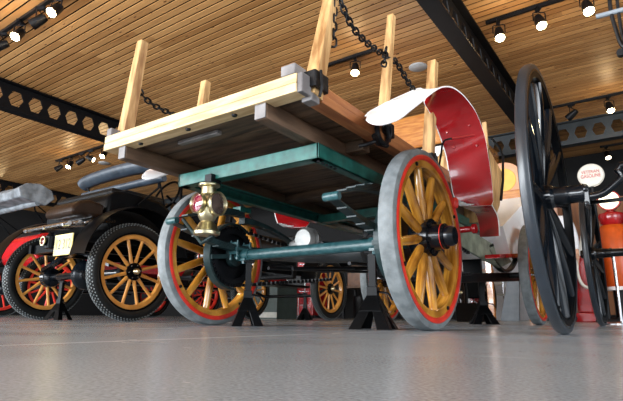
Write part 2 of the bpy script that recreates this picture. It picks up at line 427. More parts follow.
mk_track((545, 109), (640, 91), 'long black lighting track above the grey cross beam',
    [(571, 'lamp_dim', 1.2, -.5, 'unlit black spotlight on the track above the grey cross beam'),
     (608, 'lamp_lit', -2.8, -1.1, 'glowing spotlight in front of the grey cross beam')])
mk_track((600, 147), (640, 142), 'far right lighting track beyond the grey cross beam',
    [(606, 'lamp_dim', -2.8, -1.0, 'small spotlight above the round gasoline sign')])
mk_track((-6, 190), (10, 187), 'lighting track at the far left edge above the grey folded hood',
    [(3, 'lamp_lit', -2.8, -1.0, 'glowing spotlight at the far left above the grey folded hood')])
for (px, py, lb) in ((418, 67, 'round grey ceiling disc above the red mudguard'), (104, 163, 'round grey ceiling disc beside the short left lighting track')):
    p = cl(px, py, HZ-.003)
    tag(MB().lathe([(-.02, .001), (-.02, .11), (-.01, .125), (0, .125)], 'Z', 32).build('ceiling_speaker', 'disc_grey', smooth=True, loc=(p.x, p.y, HZ)), lb, 'ceiling speaker', 'round ceiling speakers')

# ------------------------------------------------------------ wheels
def ring(mb, x0, x1, r0, r1, n=56, c=(0, 0, 0)):
    return mb.lathe([(x0, r0), (x1, r0), (x1, r1), (x0, r1)], 'X', n, c, closed=True)
def wagon_wheel(parent, loc, out=1, ang=0.0):
    """truck wheel: grey solid tyre, red rim, varnished felloe, twelve fat round spokes; local X is the axle"""
    f = MB(); ring(f, -.030, .030, .300, .338)
    wh = f.build('wheel', 'wheel_wood', parent, smooth=True, bevel=.006, loc=loc)
    wh.rotation_euler = (ang, 0, 0)
    t = MB().lathe([(-.030, .348), (-.034, .352), (-.035, .364), (-.030, .377), (-.018, .382), (.018, .382), (.030, .377), (.035, .364), (.034, .352), (.030, .348)], 'X', 72, closed=True)
    t.build('tyre', 'grey_rubber', wh, smooth=True)
    r = MB(); ring(r, -.033, .033, .331, .350, 72)
    for q in (-1, 1): r.lathe([(q*.032, .332), (q*.037, .335), (q*.039, .346), (q*.037, .353), (q*.030, .352)], 'X', 72, closed=True)
    r.build('rim_band', 'red_rim', wh, smooth=True)
    sp = None
    for k in range(12):
        if sp is None:
            m = MB().tube([(0, 0, .055), (0, 0, .10), (0, 0, .19), (0, 0, .285), (0, 0, .305)], [.015, .020, .021, .018, .017], 12)
            sp = m.build('spoke', 'wheel_wood', wh, smooth=True); o = sp
        else:
            o = sp.copy(); S.collection.objects.link(o)
        o.rotation_euler = (2*PI*k/12+.13, 0, 0)
    h = MB().lathe([(-.05*out, .001), (-.05*out, .07), (.022*out, .080), (.034*out, .080), (.036*out, .058), (.075*out, .05), (.078*out, .054), (.092*out, .054), (.094*out, .044), (.12*out, .042), (.13*out, .036), (.132*out, .001)], 'X', 32)
    ho = h.build('hub', 'blue_black_paint', wh, smooth=True)
    b = MB(); b.lathe([(.0785*out, .0548), (.0815*out, .0548)], 'X', 32)
    b.build('hub_band', 'red_rim', ho, smooth=True)
    for k in range(6):
        a = 2*PI*k/6+.2
        MB().lathe([(.03*out, .001), (.03*out, .008), (.045*out, .008), (.046*out, .001)], 'X', 8, (0, math.cos(a)*.065, math.sin(a)*.065)).build('bolt', 'black_iron', ho)
    for k in range(12):
        a = 2*PI*(k+.5)/12+.13
        if k % 3 == 0: MB().lathe([(.03, .001), (.03, .009), (.037, .008), (.038, .001)], 'X', 10, (0, math.sin(a)*-.32, math.cos(a)*.32)).build('bolt', 'black_iron', wh)
    return wh
_tw = {}
def car_wheel(parent, loc, out=1, wood='t_wheel_wood', ang=0.0, R=.38, tread=True):
    """pneumatic tyred car wheel"""
    rt = .046; rc = R-rt
    f = MB(); ring(f, -.022, .022, rc-.078, rc-.040, 56)
    wh = f.build('wheel', wood, parent, smooth=True, bevel=.004, loc=loc); wh.rotation_euler = (ang, 0, 0)
    pts = [(-math.cos(a)*rt*.95, rc+math.sin(a)*rt) for a in [2*PI*i/18 for i in range(18)]]
    t = MB().lathe(pts, 'X', 72, closed=True)
    t.build('tyre', 'black_rubber', wh, smooth=True)
    if tread:
        if 'tread' not in _tw:
            k = MB()
            for row, (aa, off) in enumerate([(-.9, 0), (-.55, .5), (-.18, 0), (.18, .5), (.55, 0), (.9, .5)]):
                n = 84
                for i in range(n):
                    th = 2*PI*(i+off)/n
                    rr = rc+math.cos(aa)*rt; xx = math.sin(aa)*rt*.95
                    er = Vector((math.sin(aa), math.cos(th)*math.cos(aa), math.sin(th)*math.cos(aa)))
                    c = Vector((xx, math.cos(th)*rr, math.sin(th)*rr))
                    tv = Vector((0, -math.sin(th), math.cos(th))); sv = er.cross(tv)
                    a_, b_ = .008, .0055
                    P = []
                    for h in (-.003, .0025):
                        q = .85 if h > 0 else 1.1
                        for (u_, v_) in ((-1, 0), (0, -1), (1, 0), (0, 1)): P.append(c+er*h+tv*(u_*a_*q)+sv*(v_*b_*q))
                    k.hexa(P)
            _tw['tread'] = k.build('tread', 'tread_rubber', wh)
        else:
            o = _tw['tread'].copy(); S.collection.objects.link(o); o.parent = wh
    r = MB(); ring(r, -.034, .034, rc-.042, rc-.028, 56); r.build('rim', 'black_paint', wh, smooth=True)
    key = 'sp'+wood
    for k in range(12):
        if key not in _tw:
            m = MB().tube([(0, 0, .03), (0, 0, .07), (0, 0, .16), (0, 0, rc-.07)], [.016, .0155, .012, .0125], 10)
            _tw[key] = o = m.build('spoke', wood, wh, smooth=True)
        else:
            o = _tw[key].copy(); S.collection.objects.link(o); o.parent = wh
        o.rotation_euler = (2*PI*k/12+.1, 0, 0)
    h = MB().lathe([(-.04*out, .001), (-.04*out, .05), (-.022*out, .065), (.024*out, .068), (.026*out, .03), (.04*out, .028), (.042*out, .001)], 'X', 28)
    ho = h.build('hub', 'black_paint', wh, smooth=True)
    MB().lathe([(.038*out, .026), (.06*out, .024), (.075*out, .016), (.08*out, .012), (.082*out, .001)], 'X', 20).build('hub_cap', 'brass', ho, smooth=True)
    for k in range(6):
        a = 2*PI*k/6
        MB().lathe([(.02*out, .001), (.02*out, .005), (.031*out, .005), (.032*out, .001)], 'X', 8, (0, math.cos(a)*.052, math.sin(a)*.052)).build('bolt', 'chrome', ho)
    return wh

# ------------------------------------------------------------ flatbed motor truck
truck = thing('flatbed_truck', 'antique flatbed motor truck with wooden stake bed, green frame and grey tyred red rimmed wheels', 'truck', (-1.42, 1.976, 0))
TO = Vector((1.42, -1.976, 0))
def tb(mb, name, mat, parent=None, **k):              # world-space mesh parented to the truck
    mb.v = [tuple(Vector(v)+TO) for v in mb.v] if parent is None else mb.v
    return mb.build(name, mat, parent or truck, **k)
def tloc(x, y, z): return (x+1.42, y-1.976, z)
RYc, FYc = 1.976, 4.05
wagon_wheel(truck, tloc(-.797, RYc, .382), 1, .05)
wagon_wheel(truck, tloc(-2.06, RYc, .382), -1, .22)
wagon_wheel(truck, tloc(-.785, FYc+.05, .382), 1, .3)
wagon_wheel(truck, tloc(-2.05, FYc, .382), -1, .1)
# bed
BZ = .77
tb(MB().box(-1.980, -.897, 1.18, 1.245, BZ, .803), 'rear_board', 'new_wood', bevel=.003)
tb(MB().box(-1.980, -.897, 1.182, 1.245, .8045, .838), 'rear_board', 'new_wood', bevel=.003)
d = MB()
yy = 1.25
while yy < 3.25:
    d.box(-1.975, -.93, yy, yy+.146, BZ+.012, BZ+.04); yy += .15
tb(d, 'deck', 'old_wood', bevel=.002)
for (x0, x1) in ((-1.087, -1.035), (-1.88, -1.832)):
    s = MB().hexa([(x0, 1.20, .715), (x1, 1.20, .715), (x1, 3.3, .70), (x0, 3.3, .70), (x0, 1.195, BZ+.01), (x1, 1.195, BZ+.01), (x1, 3.3, BZ+.01), (x0, 3.3, BZ+.01)])
    tb(s, 'sill', 'sill_wood', bevel=.003)
    tb(MB().box(x0+.002, x1-.002, 1.1925, 1.1955, .717, BZ), 'sill_end', 'grey_wood')
for yc in (1.75, 2.35, 2.95): tb(MB().box(-1.9, -.95, yc-.03, yc+.03, BZ-.035, BZ+.012), 'cross_brace', 'old_wood', bevel=.003)
# right and left side rails, two boards deep
for (xa, xb) in ((-.93, -.872), (-2.03, -1.975)):
    tb(MB().box(xa, xb, 1.30, 3.3, BZ-.002, .803), 'side_rail', 'rail_wood', bevel=.003)
    tb(MB().box(xa+.004, xb-.004, 1.30, 3.3, .804, .838), 'side_rail', 'rail_wood', bevel=.003)
# end grain blocks sitting on the corners
tb(MB().box(-.965, -.905, 1.182, 1.25, .839, .878), 'corner_block', 'grey_wood', bevel=.004)
tb(MB().box(-1.985, -1.95, 1.19, 1.26, .839, .880), 'corner_block', 'grey_wood', bevel=.004)
tb(MB().box(-.897, -.876, 1.185, 1.24, .768, .838), 'corner_block', 'grey_wood', bevel=.004)
# iron straps under the rear board and deck
tb(MB().box(-1.62, -1.38, 1.30, 1.325, BZ-.004, BZ+.012), 'strap', 'grey_wood', bevel=.002)
for bx in (-1.75, -1.45, -1.2): tb(MB().lathe([(BZ-.006, .001), (BZ-.006, .01), (BZ, .011)], 'Z', 12, (bx, 1.21, 0)), 'bolt', 'black_iron')
# stakes
def stake(bx, by, bz, tx, ty, tz, w0=.052, w1=.036, pocket=True, side=1):
    a = Vector((bx, by, bz)); b = Vector((tx, ty, tz))
    s = tb(MB().beam(a, b, w0, w0, w1, w1, up=(0, 1, 0)), 'stake', 'stake_wood', bevel=.003)
    if pocket:
        p = MB(); z0 = .80; z1 = .86
        p.box(bx-.04, bx+.04, by-.042, by-.03, z0, z1).box(bx-.04, bx+.04, by+.03, by+.042, z0, z1)
        p.box(bx+side*.03, bx+side*.042, by-.04, by+.04, z0, z1).box(bx-side*.042, bx-side*.03, by-.04, by+.04, z0, z1)
        p.lathe([(-.01, .001), (-.01, .014), (.01, .014), (.012, .001)], 'Y', 10, (bx-.03, by-.05, .835))
        p.tube([(bx+side*.05, by-.02, .86), (bx+side*.055, by-.02, .80), (bx+side*.045, by-.02, .765)], .006, 6)
        tb(p, 'stake_pocket', 'black_iron', bevel=.002)
    return s
t = at(335, -22, 0, -.865); stake(-.896, 1.270, .78, t.x, t.y, t.z, .054, .040)
tb(MB().box(-.915, -.873, 1.235, 1.285, .755, .785), 'stake_foot', 'grey_wood', bevel=.004)
t = at(391.5, 16, 0, -.87); t2 = at(383, 108, 0, -.90); stake(t2.x, t2.y-.02, .81, t.x, t.y, t.z, .040, .032)
t = at(433, 62, 0, -.87); t2 = at(427, 150, 0, -.90); stake(t2.x, t2.y, .80, t.x, t.y, t.z, .052, .046)
t = at(143, 42, 0, -1.90); t2 = at(122, 135, 0, -1.955); stake(t2.x, t2.y+.01, .80, t.x, t.y, t.z, .056, .040, False)
t = at(206, 82, 0, -1.96); stake(t.x-.01, t.y-.04, .80, t.x, t.y, t.z, .05, .042, False)
stake(-1.98, 2.35, .80, -1.95, 2.42, 1.22, .05, .04, False)
# hook ring hanging on the rail below the mudguard tip
hk = MB()
c = at(381, 133, 0, -.862)
hk.tube([(c.x+.008, c.y+.05*math.cos(a), c.z+.045*math.sin(a)) for a in [PI*2*i/20 for i in range(20)]], .011, 8, closed=True)
hk.tube([(c.x, c.y-.06, c.z-.03), (c.x-.01, c.y-.01, c.z-.045), (c.x, c.y+.05, c.z-.04)], .012, 8)
hk.tube(smoothpts([(c.x-.002, c.y-.03, c.z-.04), (c.x-.03, c.y-.05, c.z-.055), (c.x-.07, c.y-.06, c.z-.06)]), .008, 8)
tb(hk, 'hook', 'black_iron', smooth=True)
# green pressed steel frame
fr = MB()
fr.box(-1.80, -1.0, 1.465, 1.475, .64, .70).box(-1.80, -1.0, 1.465, 1.52, .694, .70).box(-1.80, -1.0, 1.465, 1.52, .64, .646)
tb(fr, 'rear_crossmember', 'green_paint', bevel=.003)
for (xa, xb) in ((-1.0, -1.012), (-1.80, -1.788)):
    s = MB(); lo, hi = min(xa, xb), max(xa, xb)
    s.box(lo, hi, 1.465, 4.3, .64, .70)
    inn = -1 if xa > -1.4 else 1
    q0, q1 = sorted((xa, xa+inn*.05))
    s.box(q0, q1, 1.465, 4.3, .694, .70).box(q0, q1, 1.465, 4.3, .64, .646)
    tb(s, 'frame_rail', 'green_paint', bevel=.002)
rv = MB()
for i in range(5): rv.lathe([(.634, .001), (.634, .006), (.64, .007)], 'Z', 8, (-1.025, 1.50+i*.03, 0))
tb(rv, 'rivet', 'black_iron')
tb(MB().box(-1.78, -1.02, 2.6, 2.65, .645, .695), 'crossmember', 'green_paint')
# springs
for sx in (-.965, -1.865):
    inn = -1 if sx > -1.4 else 1
    eye = Vector((sx, 1.50, .49))
    lo = MB(); up = MB()
    for k in range(5):
        L = 1-k*.15
        def arc(z0, z1, off):
            pts = []
            for i in range(13):
                u = 1-(1-i/12)*L if True else 0
                yv = 1.50+.476*u; zz = z0+(z1-z0)*(1-(1-u)**2)+off
                pts.append((yv, zz))
            return pts
        A = arc(.487, .425, -.007*k if k else 0)
        for i in range(12): lo.hexa([(sx-.022, A[i][0], A[i][1]-.006), (sx+.022, A[i][0], A[i][1]-.006), (sx+.022, A[i+1][0], A[i+1][1]-.006), (sx-.022, A[i+1][0], A[i+1][1]-.006), (sx-.022, A[i][0], A[i][1]), (sx+.022, A[i][0], A[i][1]), (sx+.022, A[i+1][0], A[i+1][1]), (sx-.022, A[i+1][0], A[i+1][1])])
        B = arc(.495, .585, .007*k if k else 0)
        for i in range(12): up.hexa([(sx-.022, B[i][0], B[i][1]), (sx+.022, B[i][0], B[i][1]), (sx+.022, B[i+1][0], B[i+1][1]), (sx-.022, B[i+1][0], B[i+1][1]), (sx-.022, B[i][0], B[i][1]+.006), (sx+.022, B[i][0], B[i][1]+.006), (sx+.022, B[i+1][0], B[i+1][1]+.006), (sx-.022, B[i+1][0], B[i+1][1]+.006)])
    # forward halves
    for (z0, z1, mb) in ((.425, .487, lo), (.585, .495, up)):
        for i in range(12):
            u0, u1 = i/12, (i+1)/12
            ya, yb = 1.976+.476*u0, 1.976+.476*u1; za, zb = z0+(z1-z0)*u0*u0, z0+(z1-z0)*u1*u1
            th = .03*(1-u0)+.006
            mb.hexa([(sx-.022, ya, za-th), (sx+.022, ya, za-th), (sx+.022, yb, zb-th), (sx-.022, yb, zb-th), (sx-.022, ya, za), (sx+.022, ya, za), (sx+.022, yb, zb), (sx-.022, yb, zb)])
    tb(lo, 'lower_spring', 'spring_steel'); tb(up, 'upper_spring', 'spring_steel')
    for ey in (1.50, 2.452): tb(MB().lathe([(sx-.034, .001), (sx-.034, .015), (sx-.03, .017), (sx+.03, .017), (sx+.034, .015), (sx+.034, .001)], 'X', 16, (0, ey, .49)), 'spring_eye', 'teal_worn', smooth=True)
    cp = MB()
    for dy in (-.05, .05):
        cp.box(sx-.03, sx+.03, 1.976+dy-.007, 1.976+dy+.007, .375, .44)
        for q in (-.024, .024): cp.lathe([(.345, .001), (.345, .009), (.36, .009), (.362, .005), (.45, .005), (.452, .001)], 'Z', 8, (sx+q, 1.976+dy, 0))
    cp.box(sx-.035, sx+.035, 1.91, 2.04, .395, .41)
    tb(cp, 'spring_clamp', 'teal_worn', bevel=.002)
    tb(MB().box(sx-.03, sx+.03, 1.93, 2.02, .61, .64), 'spring_seat', 'green_paint', bevel=.004)
# rear axle
tb(MB().tube([(-1.9, 1.976, .372), (-.88, 1.976, .372)], .028, 20), 'rear_axle', 'teal_worn', smooth=True)
for sx in (-1.82, -1.03):
    ax = MB()
    ax.lathe([(sx-.03, .026), (sx-.03, .034), (sx+.03, .034), (sx+.03, .026)], 'X', 16, (0, 1.976, .372))
    ax.box(sx-.02, sx+.02, 1.94, 2.01, .34, .352)
    ax.lathe([(.325, .001), (.325, .011), (.345, .011)], 'Z', 8, (sx, 1.955, 0))
    tb(ax, 'axle_collar', 'teal_worn', smooth=True)
# chain sprocket and brake drum inside each rear wheel
for sx, s in ((-1.955, 1), (-.905, -1)):
    c = (0, 1.976, .372)
    dr = MB().lathe([(sx, .02), (sx, .165), (sx+.035*s, .165), (sx+.035*s, .145), (sx+.012*s, .14), (sx+.012*s, .02)], 'X', 48, c, closed=True)
    do = tb(dr, 'brake_drum', 'black_iron', smooth=True)
    tm = MB()
    for k in range(44):
        a = 2*PI*k/44; r = .15
        tm.beam((sx+.036*s, 1.976+math.cos(a)*r, .372+math.sin(a)*r), (sx+.036*s, 1.976+math.cos(a)*(r+.016), .372+math.sin(a)*(r+.016)), .011, .016, .006, .012, up=(1, 0, 0))
    ring(tm, min(sx+.03*s, sx+.042*s), max(sx+.03*s, sx+.042*s), .125, .151, 48, c)
    tb(tm, 'sprocket', 'black_iron')
    bn = MB()
    P = [(math.cos(a), math.sin(a)) for a in [PI*.30+PI*1.25*i/40 for i in range(41)]]
    for i in range(40):
        q = []
        for rr in (.174, .181):
            pass
        a, b = P[i], P[i+1]
        for (xx) in ((sx-.004*s, sx+.044*s),):
            q = [(xx[0], 1.976+a[0]*.173, .372+a[1]*.173), (xx[1], 1.976+a[0]*.173, .372+a[1]*.173), (xx[1], 1.976+b[0]*.173, .372+b[1]*.173), (xx[0], 1.976+b[0]*.173, .372+b[1]*.173),
                 (xx[0], 1.976+a[0]*.184, .372+a[1]*.184), (xx[1], 1.976+a[0]*.184, .372+a[1]*.184), (xx[1], 1.976+b[0]*.184, .372+b[1]*.184), (xx[0], 1.976+b[0]*.184, .372+b[1]*.184)]
            bn.hexa(q)
    tb(bn, 'brake_band', 'spring_steel')
    st = MB().beam((sx+.05*s, 1.80, .352), (sx+.05*s, 1.97, .372), .012, .022).lathe([(sx+.035*s, .001), (sx+.035*s, .06), (sx+.06*s, .055), (sx+.07*s, .03)], 'X', 24, c)
    tb(st, 'brake_strut', 'spring_steel', smooth=True)
    # drive chain run
    for z_, yb in ((.372+.16, 3.0), (.372-.16, 3.0)):
        cb = MB()
        for k in range(24):
            u = k/24; y0_ = 1.976+(yb-1.976)*u; zz = z_+(.372+(.06 if z_ > .372 else -.06)-z_)*u
            cb.box(sx+.028*s-.008, sx+.028*s+.008, y0_, y0_+.03, zz-.009, zz+.009)
        tb(cb, 'drive_chain', 'black_iron')
# gear housing, muffler and shafts under the deck
g = at(308, 238, 1, 2.15)
tb(MB().lathe([(-.05, .001), (-.05, .05), (-.035, .062), (-.02, .066), (0, .055), (.01, .066), (.03, .066), (.045, .05), (.05, .001)], 'Y', 28, (g.x, 2.15, g.z-.01)), 'gear_housing', 'cast_alloy', smooth=True)
tb(MB().lathe([(0, .018), (.04, .03), (.09, .03)], 'X', 20, (g.x-.10, 2.13, g.z-.035)), 'gear_cover', 'cast_alloy', smooth=True)
a = at(285, 240, 1, 2.3); b = at(366, 250, 1, 2.3)
mf = MB().lathe([(a.x-.1, .02), (a.x, .03), (a.x+.18, .05), (b.x-.02, .068), (b.x, .068), (b.x+.004, .055), (b.x+.004, .001)], 'X', 28, (0, 2.3, b.z-.0))
tb(mf, 'muffler', 'muffler_grey', smooth=True)
sh = MB()
sh.tube([(-1.75, 2.6, .33), (-1.0, 2.6, .34)], .012, 8).tube([(-1.6, 2.1, .30), (-1.3, 3.6, .42)], .010, 8).tube([(-1.45, 2.15, .42), (-1.40, 3.3, .50)], .022, 10)
sh.tube([(-1.70, 2.02, .30), (-1.62, 3.2, .36)], .009, 8).tube([(-1.2, 2.02, .30), (-1.25, 3.2, .36)], .009, 8)
tb(sh, 'drive_shaft', 'black_iron', smooth=True)
eg = MB().box(-1.62, -1.2, 2.9, 3.6, .36, .62).box(-1.7, -1.12, 3.1, 3.3, .40, .5).lathe([(2.8, .001), (2.8, .17), (2.9, .19)], 'Y', 28, (-1.4, 0, .46))
tb(eg, 'engine', 'black_iron', smooth=True, bevel=.01)
# mudguards: white outside, red inside
RR_ = [(366.5, 120.5), (371, 124), (380, 125.5), (391, 123), (401, 118.5), (411, 110.5), (420, 103.5), (430, 95), (438, 89.5), (444, 87.5), (450, 87.5), (456, 90), (463, 95.5), (469, 102.5), (475, 111), (480, 122), (485, 138), (488, 155), (491, 175), (492.5, 190), (493, 201), (491.5, 205), (493.5, 209), (497, 216), (498.5, 225), (499, 236)]
LL_ = [(365.5, 117), (369, 113), (377, 108.5), (388, 102.5), (398, 98), (407, 94), (415, 90.5), (421, 89), (424, 92), (424, 98), (425, 104), (428, 109), (432, 116), (436, 125), (440, 135), (444, 147), (447, 158), (449, 170), (451, 180), (453, 192), (456, 200), (460, 205), (467, 209), (475, 213), (479, 224), (480, 237)]
XR_ = [-.775, -.745, -.72]+[-.705]*23
XL_ = [-.80, -.83, -.85]+[-.875]*15+[-.87]*2+[-.86]*6
RWS = [at(p[0], p[1], 0, x) for p, x in zip(RR_, XR_)]
LWS = [at(p[0], p[1], 0, x) for p, x in zip(LL_, XL_)]
RWS = smoothpts(RWS[:21], 3)[:-1]+smoothpts(RWS[20:22], 2)[:-1]+smoothpts(RWS[21:], 3)
LWS = smoothpts(LWS[:21], 3)[:-1]+smoothpts(LWS[20:22], 2)[:-1]+smoothpts(LWS[21:], 3)
def mudguard(mirror=False):
    fx = (lambda p: Vector((p.x-1.25, p.y, p.z))) if mirror else (lambda p: p.copy())
    A = [fx(p) for p in RWS]; B = [fx(p) for p in LWS]
    def offs(k, r, th):
        a, b = A[k], B[k]; u = (b-a)
        d = (A[min(k+1, len(A)-1)]-A[max(k-1, 0)]); n = u.cross(d).normalized()
        if n.z < 0 and k < len(A)*.6: n = -n
        return n
    # outward side: away from the wheel centre
    C = fx(Vector((-.79, 2.15, .35)))
    inner, outer = [], []
    for k in range(len(A)):
        a, b = A[k], B[k]; d = (A[min(k+1, len(A)-1)]-A[max(k-1, 0)]); n = (b-a).cross(d)
        n = n.normalized() if n.length > 1e-9 else Vector((0, 0, 1))
        m_ = (a+b)/2
        if n.dot(m_-C) < 0: n = -n
        ra, rb = [], []
        for j in range(9):
            t_ = j/8; p = a.lerp(b, t_); crown = 4*t_*(1-t_)*.006
            ra.append(p+n*crown); rb.append(p+n*(crown+.003))
        inner.append(ra); outer.append(rb)
    mo = MB().sheet(outer, .0016); mi = MB().sheet(inner, .0016)
    o = tb(mo, 'mudguard', 'bright_white', smooth=True)
    mi.v = [tuple(Vector(v)+TO) for v in mi.v]; mi.build('underside', 'red_paint', o, smooth=True)
    lip = MB()
    P = [p[0] for p in outer]; lip.tube(P, .0035, 6); lip.tube([p[-1] for p in outer], .0035, 6)
    lip.v = [tuple(Vector(v)+TO) for v in lip.v]; lip.build('rolled_edge', 'bright_white', o, smooth=True)
    return o
mudguard(); mudguard(True)
# bolted stay on the inside of the mudguard
s0 = at(474, 135, 0, -.745); s1 = at(449, 139, 0, -.85); s2 = at(443, 143, 0, -.862); s3 = at(439, 166, 0, -.87)
s0, s1, s2, s3 = [Vector((0, 0, CAMH)).lerp(p_, .965) for p_ in (s0, s1, s2, s3)]
tb(MB().tube(smoothpts([s0, s1, s2, s2.lerp(s3, .5), s3], 5), .0055, 8), 'stay', 'black_paint', smooth=True)
tb(MB().tube([s0, s0.lerp(s1, .9)], .008, 8), 'stay_clamp', 'red_paint', smooth=True)
for (px, py, xx) in ((447, 132, -.845), (469.5, 125, -.75), (454, 147, -.845), (477, 145, -.745)):
    q = Vector((0, 0, CAMH)).lerp(at(px, py, 0, xx), .975); tb(MB().lathe([(-.006, .001), (-.005, .008), (.006, .009)], 'Y', 10, q), 'bolt', 'red_paint', smooth=True)
q = at(455, 203, 0, -.757)
tb(MB().lathe([(q.z-.028, .001), (q.z-.024, .012), (q.z-.01, .017), (q.z+.01, .017), (q.z+.024, .012), (q.z+.028, .001)], 'Z', 14, (q.x, q.y, 0)), 'tyre_clip', 'red_rim', smooth=True)
# red step bracket in front of the rear wheel
q = at(471, 229, 0, -.84)
tb(MB().lathe([(q.x-.1, .018), (q.x, .018), (q.x+.01, .028), (q.x+.03, .028), (q.x+.034, .001)], 'X', 16, (0, q.y, q.z)), 'step_bracket', 'red_paint', smooth=True)
# driver platform, seat box and bonnet in front
def pan(pts, x, th, name, mat, bevel=.003, ax_=0):
    P = [at(px, py, ax_, x) for (px, py) in pts]
    return tb(MB().prism([(p.y, p.z) for p in P], 0, x-th, x), name, mat, bevel=bevel)
pan([(484, 140), (502, 172), (500, 205), (494, 222), (480, 222), (478, 150)], -.93, .30, 'seat_box', 'stake_wood')
q = at(488, 150, 0, -.93)
tb(MB().box(q.x-.03, q.x, q.y, q.y+.03, 1.0, at(490, 126, 0, -.93).z), 'seat_post', 'stake_wood', bevel=.004)
P = [at(*c_, 0, -.92) for c_ in ((492, 139), (499, 147), (503, 156), (503, 180), (501, 200))]
tb(MB().tube(P, .010, 8), 'seat_rail', 'black_iron', smooth=True)
pan([(530, 196), (530, 256), (511, 256), (503, 226)], -.88, .5, 'bonnet', 'bright_white')  # cream bonnet coloured white to stand in for reflected window light
pan([(446, 214), (505, 252), (512, 262), (500, 268), (446, 238)], -.98, .02, 'apron', 'sage_paint')
pan([(440, 274), (530, 272), (530, 281), (440, 283)], -.96, .08, 'chassis_rail', 'black_paint')
pan([(500, 254), (532, 253), (532, 257), (500, 258)], -.86, .10, 'bonnet_sill', 'red_paint')
tb(MB().tube([(-2.0, FYc, .372), (-.86, FYc, .372)], .022, 12), 'front_axle', 'black_iron', smooth=True)
for sx in (-1.0, -1.82):
    sp_ = MB()
    for i in range(16):
        u0, u1 = i/16*2-1, (i+1)/16*2-1
        za, zb = .42+.12*u0*u0, .42+.12*u1*u1
        for side in (0, 1):
            ca, cb_ = (za, zb) if side == 0 else (.64-.06*u0*u0-.02, .64-.06*u1*u1-.02)
            sp_.hexa([(sx-.02, FYc+.42*u0, ca-.02), (sx+.02, FYc+.42*u0, ca-.02), (sx+.02, FYc+.42*u1, cb_-.02), (sx-.02, FYc+.42*u1, cb_-.02), (sx-.02, FYc+.42*u0, ca), (sx+.02, FYc+.42*u0, ca), (sx+.02, FYc+.42*u1, cb_), (sx-.02, FYc+.42*u1, cb_)])
    tb(sp_, 'front_spring', 'spring_steel')
# brass rear lamp hanging from the frame
lp = at(208, 207, 1, 1.45)
L = tb(MB().lathe([(-.125, .050), (-.122, .056), (-.110, .058), (-.100, .052), (-.095, .046), (-.075, .036), (-.065, .028), (-.055, .034), (-.045, .040), (-.02, .046), (.04, .046), (.05, .040), (.056, .034), (.085, .032), (.088, .038), (.092, .046), (.098, .048), (.103, .044), (.104, .001)], 'Z', 32, (lp.x, 1.45, lp.z)), 'tail_lamp', 'brass', smooth=True)
def lens(dx, dy, mat, r, nm):
    d_ = Vector((dx, dy, 0)).normalized(); c_ = Vector((lp.x, 1.45, lp.z+.008))+TO+d_*.006
    m = MB(); m.lathe([(.03, r*.85), (.045, r), (.056, r), (.060, r*.93), (.056, r*.86), (.03, r*.80)], 'X', 32, closed=True)
    ang = math.atan2(dy, dx)
    R_ = Matrix.Rotation(ang, 4, 'Z')
    m.v = [tuple(R_ @ Vector(v)+c_) for v in m.v]; m.build('lens_ring', 'brass', L, smooth=True)
    g_ = MB().lathe([(.035, r*.86), (.05, r*.84), (.056, r*.55), (.058, .001)], 'X', 32)
    g_.v = [tuple(R_ @ Vector(v)+c_) for v in g_.v]; g_.build(nm, mat, L, smooth=True)['label'] = 'deep red lens' if 'red' in mat else 'dark clear lens'
lens(-.08, -1, 'lens_red', .045, 'lens'); lens(1, .05, 'lens_clear', .054, 'lens')
tb(MB().box(lp.x-.02, lp.x+.02, 1.44, 1.50, lp.z+.10, .66), 'lamp_bracket', 'black_iron')
tb(MB().tube([(-1.79, 1.5, .49), (-1.62, 1.47, .36), (-1.55, 1.47, .39)], .008, 8), 'lamp_stay', 'spring_steel')

# ------------------------------------------------------------ chains hung between the stakes
def chain(pts, label, n=None, link=.034, r=.0045):
    P = [Vector(p) for p in pts]; seg = []
    S_ = smoothpts(P, 12); L_ = [0]
    for i in range(1, len(S_)): L_.append(L_[-1]+(S_[i]-S_[i-1]).length)
    tot = L_[-1]; k = max(2, int(tot/(link*.74))); m = MB()
    def pos(s):
        for i in range(1, len(S_)):
            if L_[i] >= s: return S_[i-1].lerp(S_[i], (s-L_[i-1])/max(1e-9, L_[i]-L_[i-1]))
        return S_[-1]
    for j in range(k):
        a = pos(tot*j/k); b = pos(tot*(j+1)/k); c_ = (a+b)/2; d_ = (b-a).normalized()
        u_ = d_.orthogonal().normalized(); v_ = d_.cross(u_)
        side = u_ if j % 2 else v_
        pts_ = []
        for i in range(14):
            t_ = 2*PI*i/14; cx, sx_ = math.cos(t_), math.sin(t_)
            pts_.append(c_+d_*(cx*link*.34+math.copysign(link*.16, cx) * (abs(cx) > .01))+side*(sx_*link*.32))
        m.tube(pts_, r, 6, closed=True)
    o = m.build('chain', 'black_iron', smooth=True); tag(o, label, 'chain'); return o
A_ = lambda px, py, x=-.875: at(px, py, 0, x)
chain([A_(337, -14), A_(343, 8), A_(354, 29), A_(366, 42), A_(378, 51), A_(386, 56), A_(393, 59), A_(400, 68), A_(408, 82), A_(416, 93)], 'black iron chain sagging between the right side stakes of the truck bed')
chain([A_(334, -14, -.86), A_(333.5, 10, -.86), A_(333, 30, -.86), A_(333, 46, -.86)], 'short loose chain end hanging beside the tallest rear stake', link=.040)
chain([A_(386, 48, -.855), A_(385, 58, -.855), A_(383.5, 66, -.855)], 'few chain links wrapped around the middle right stake')
chain([A_(136, 84, -1.93), A_(143, 96, -1.93), A_(152, 104, -1.93), A_(163, 110, -1.93), A_(176, 116, -1.93)], 'black chain running forward from the left rear stake')

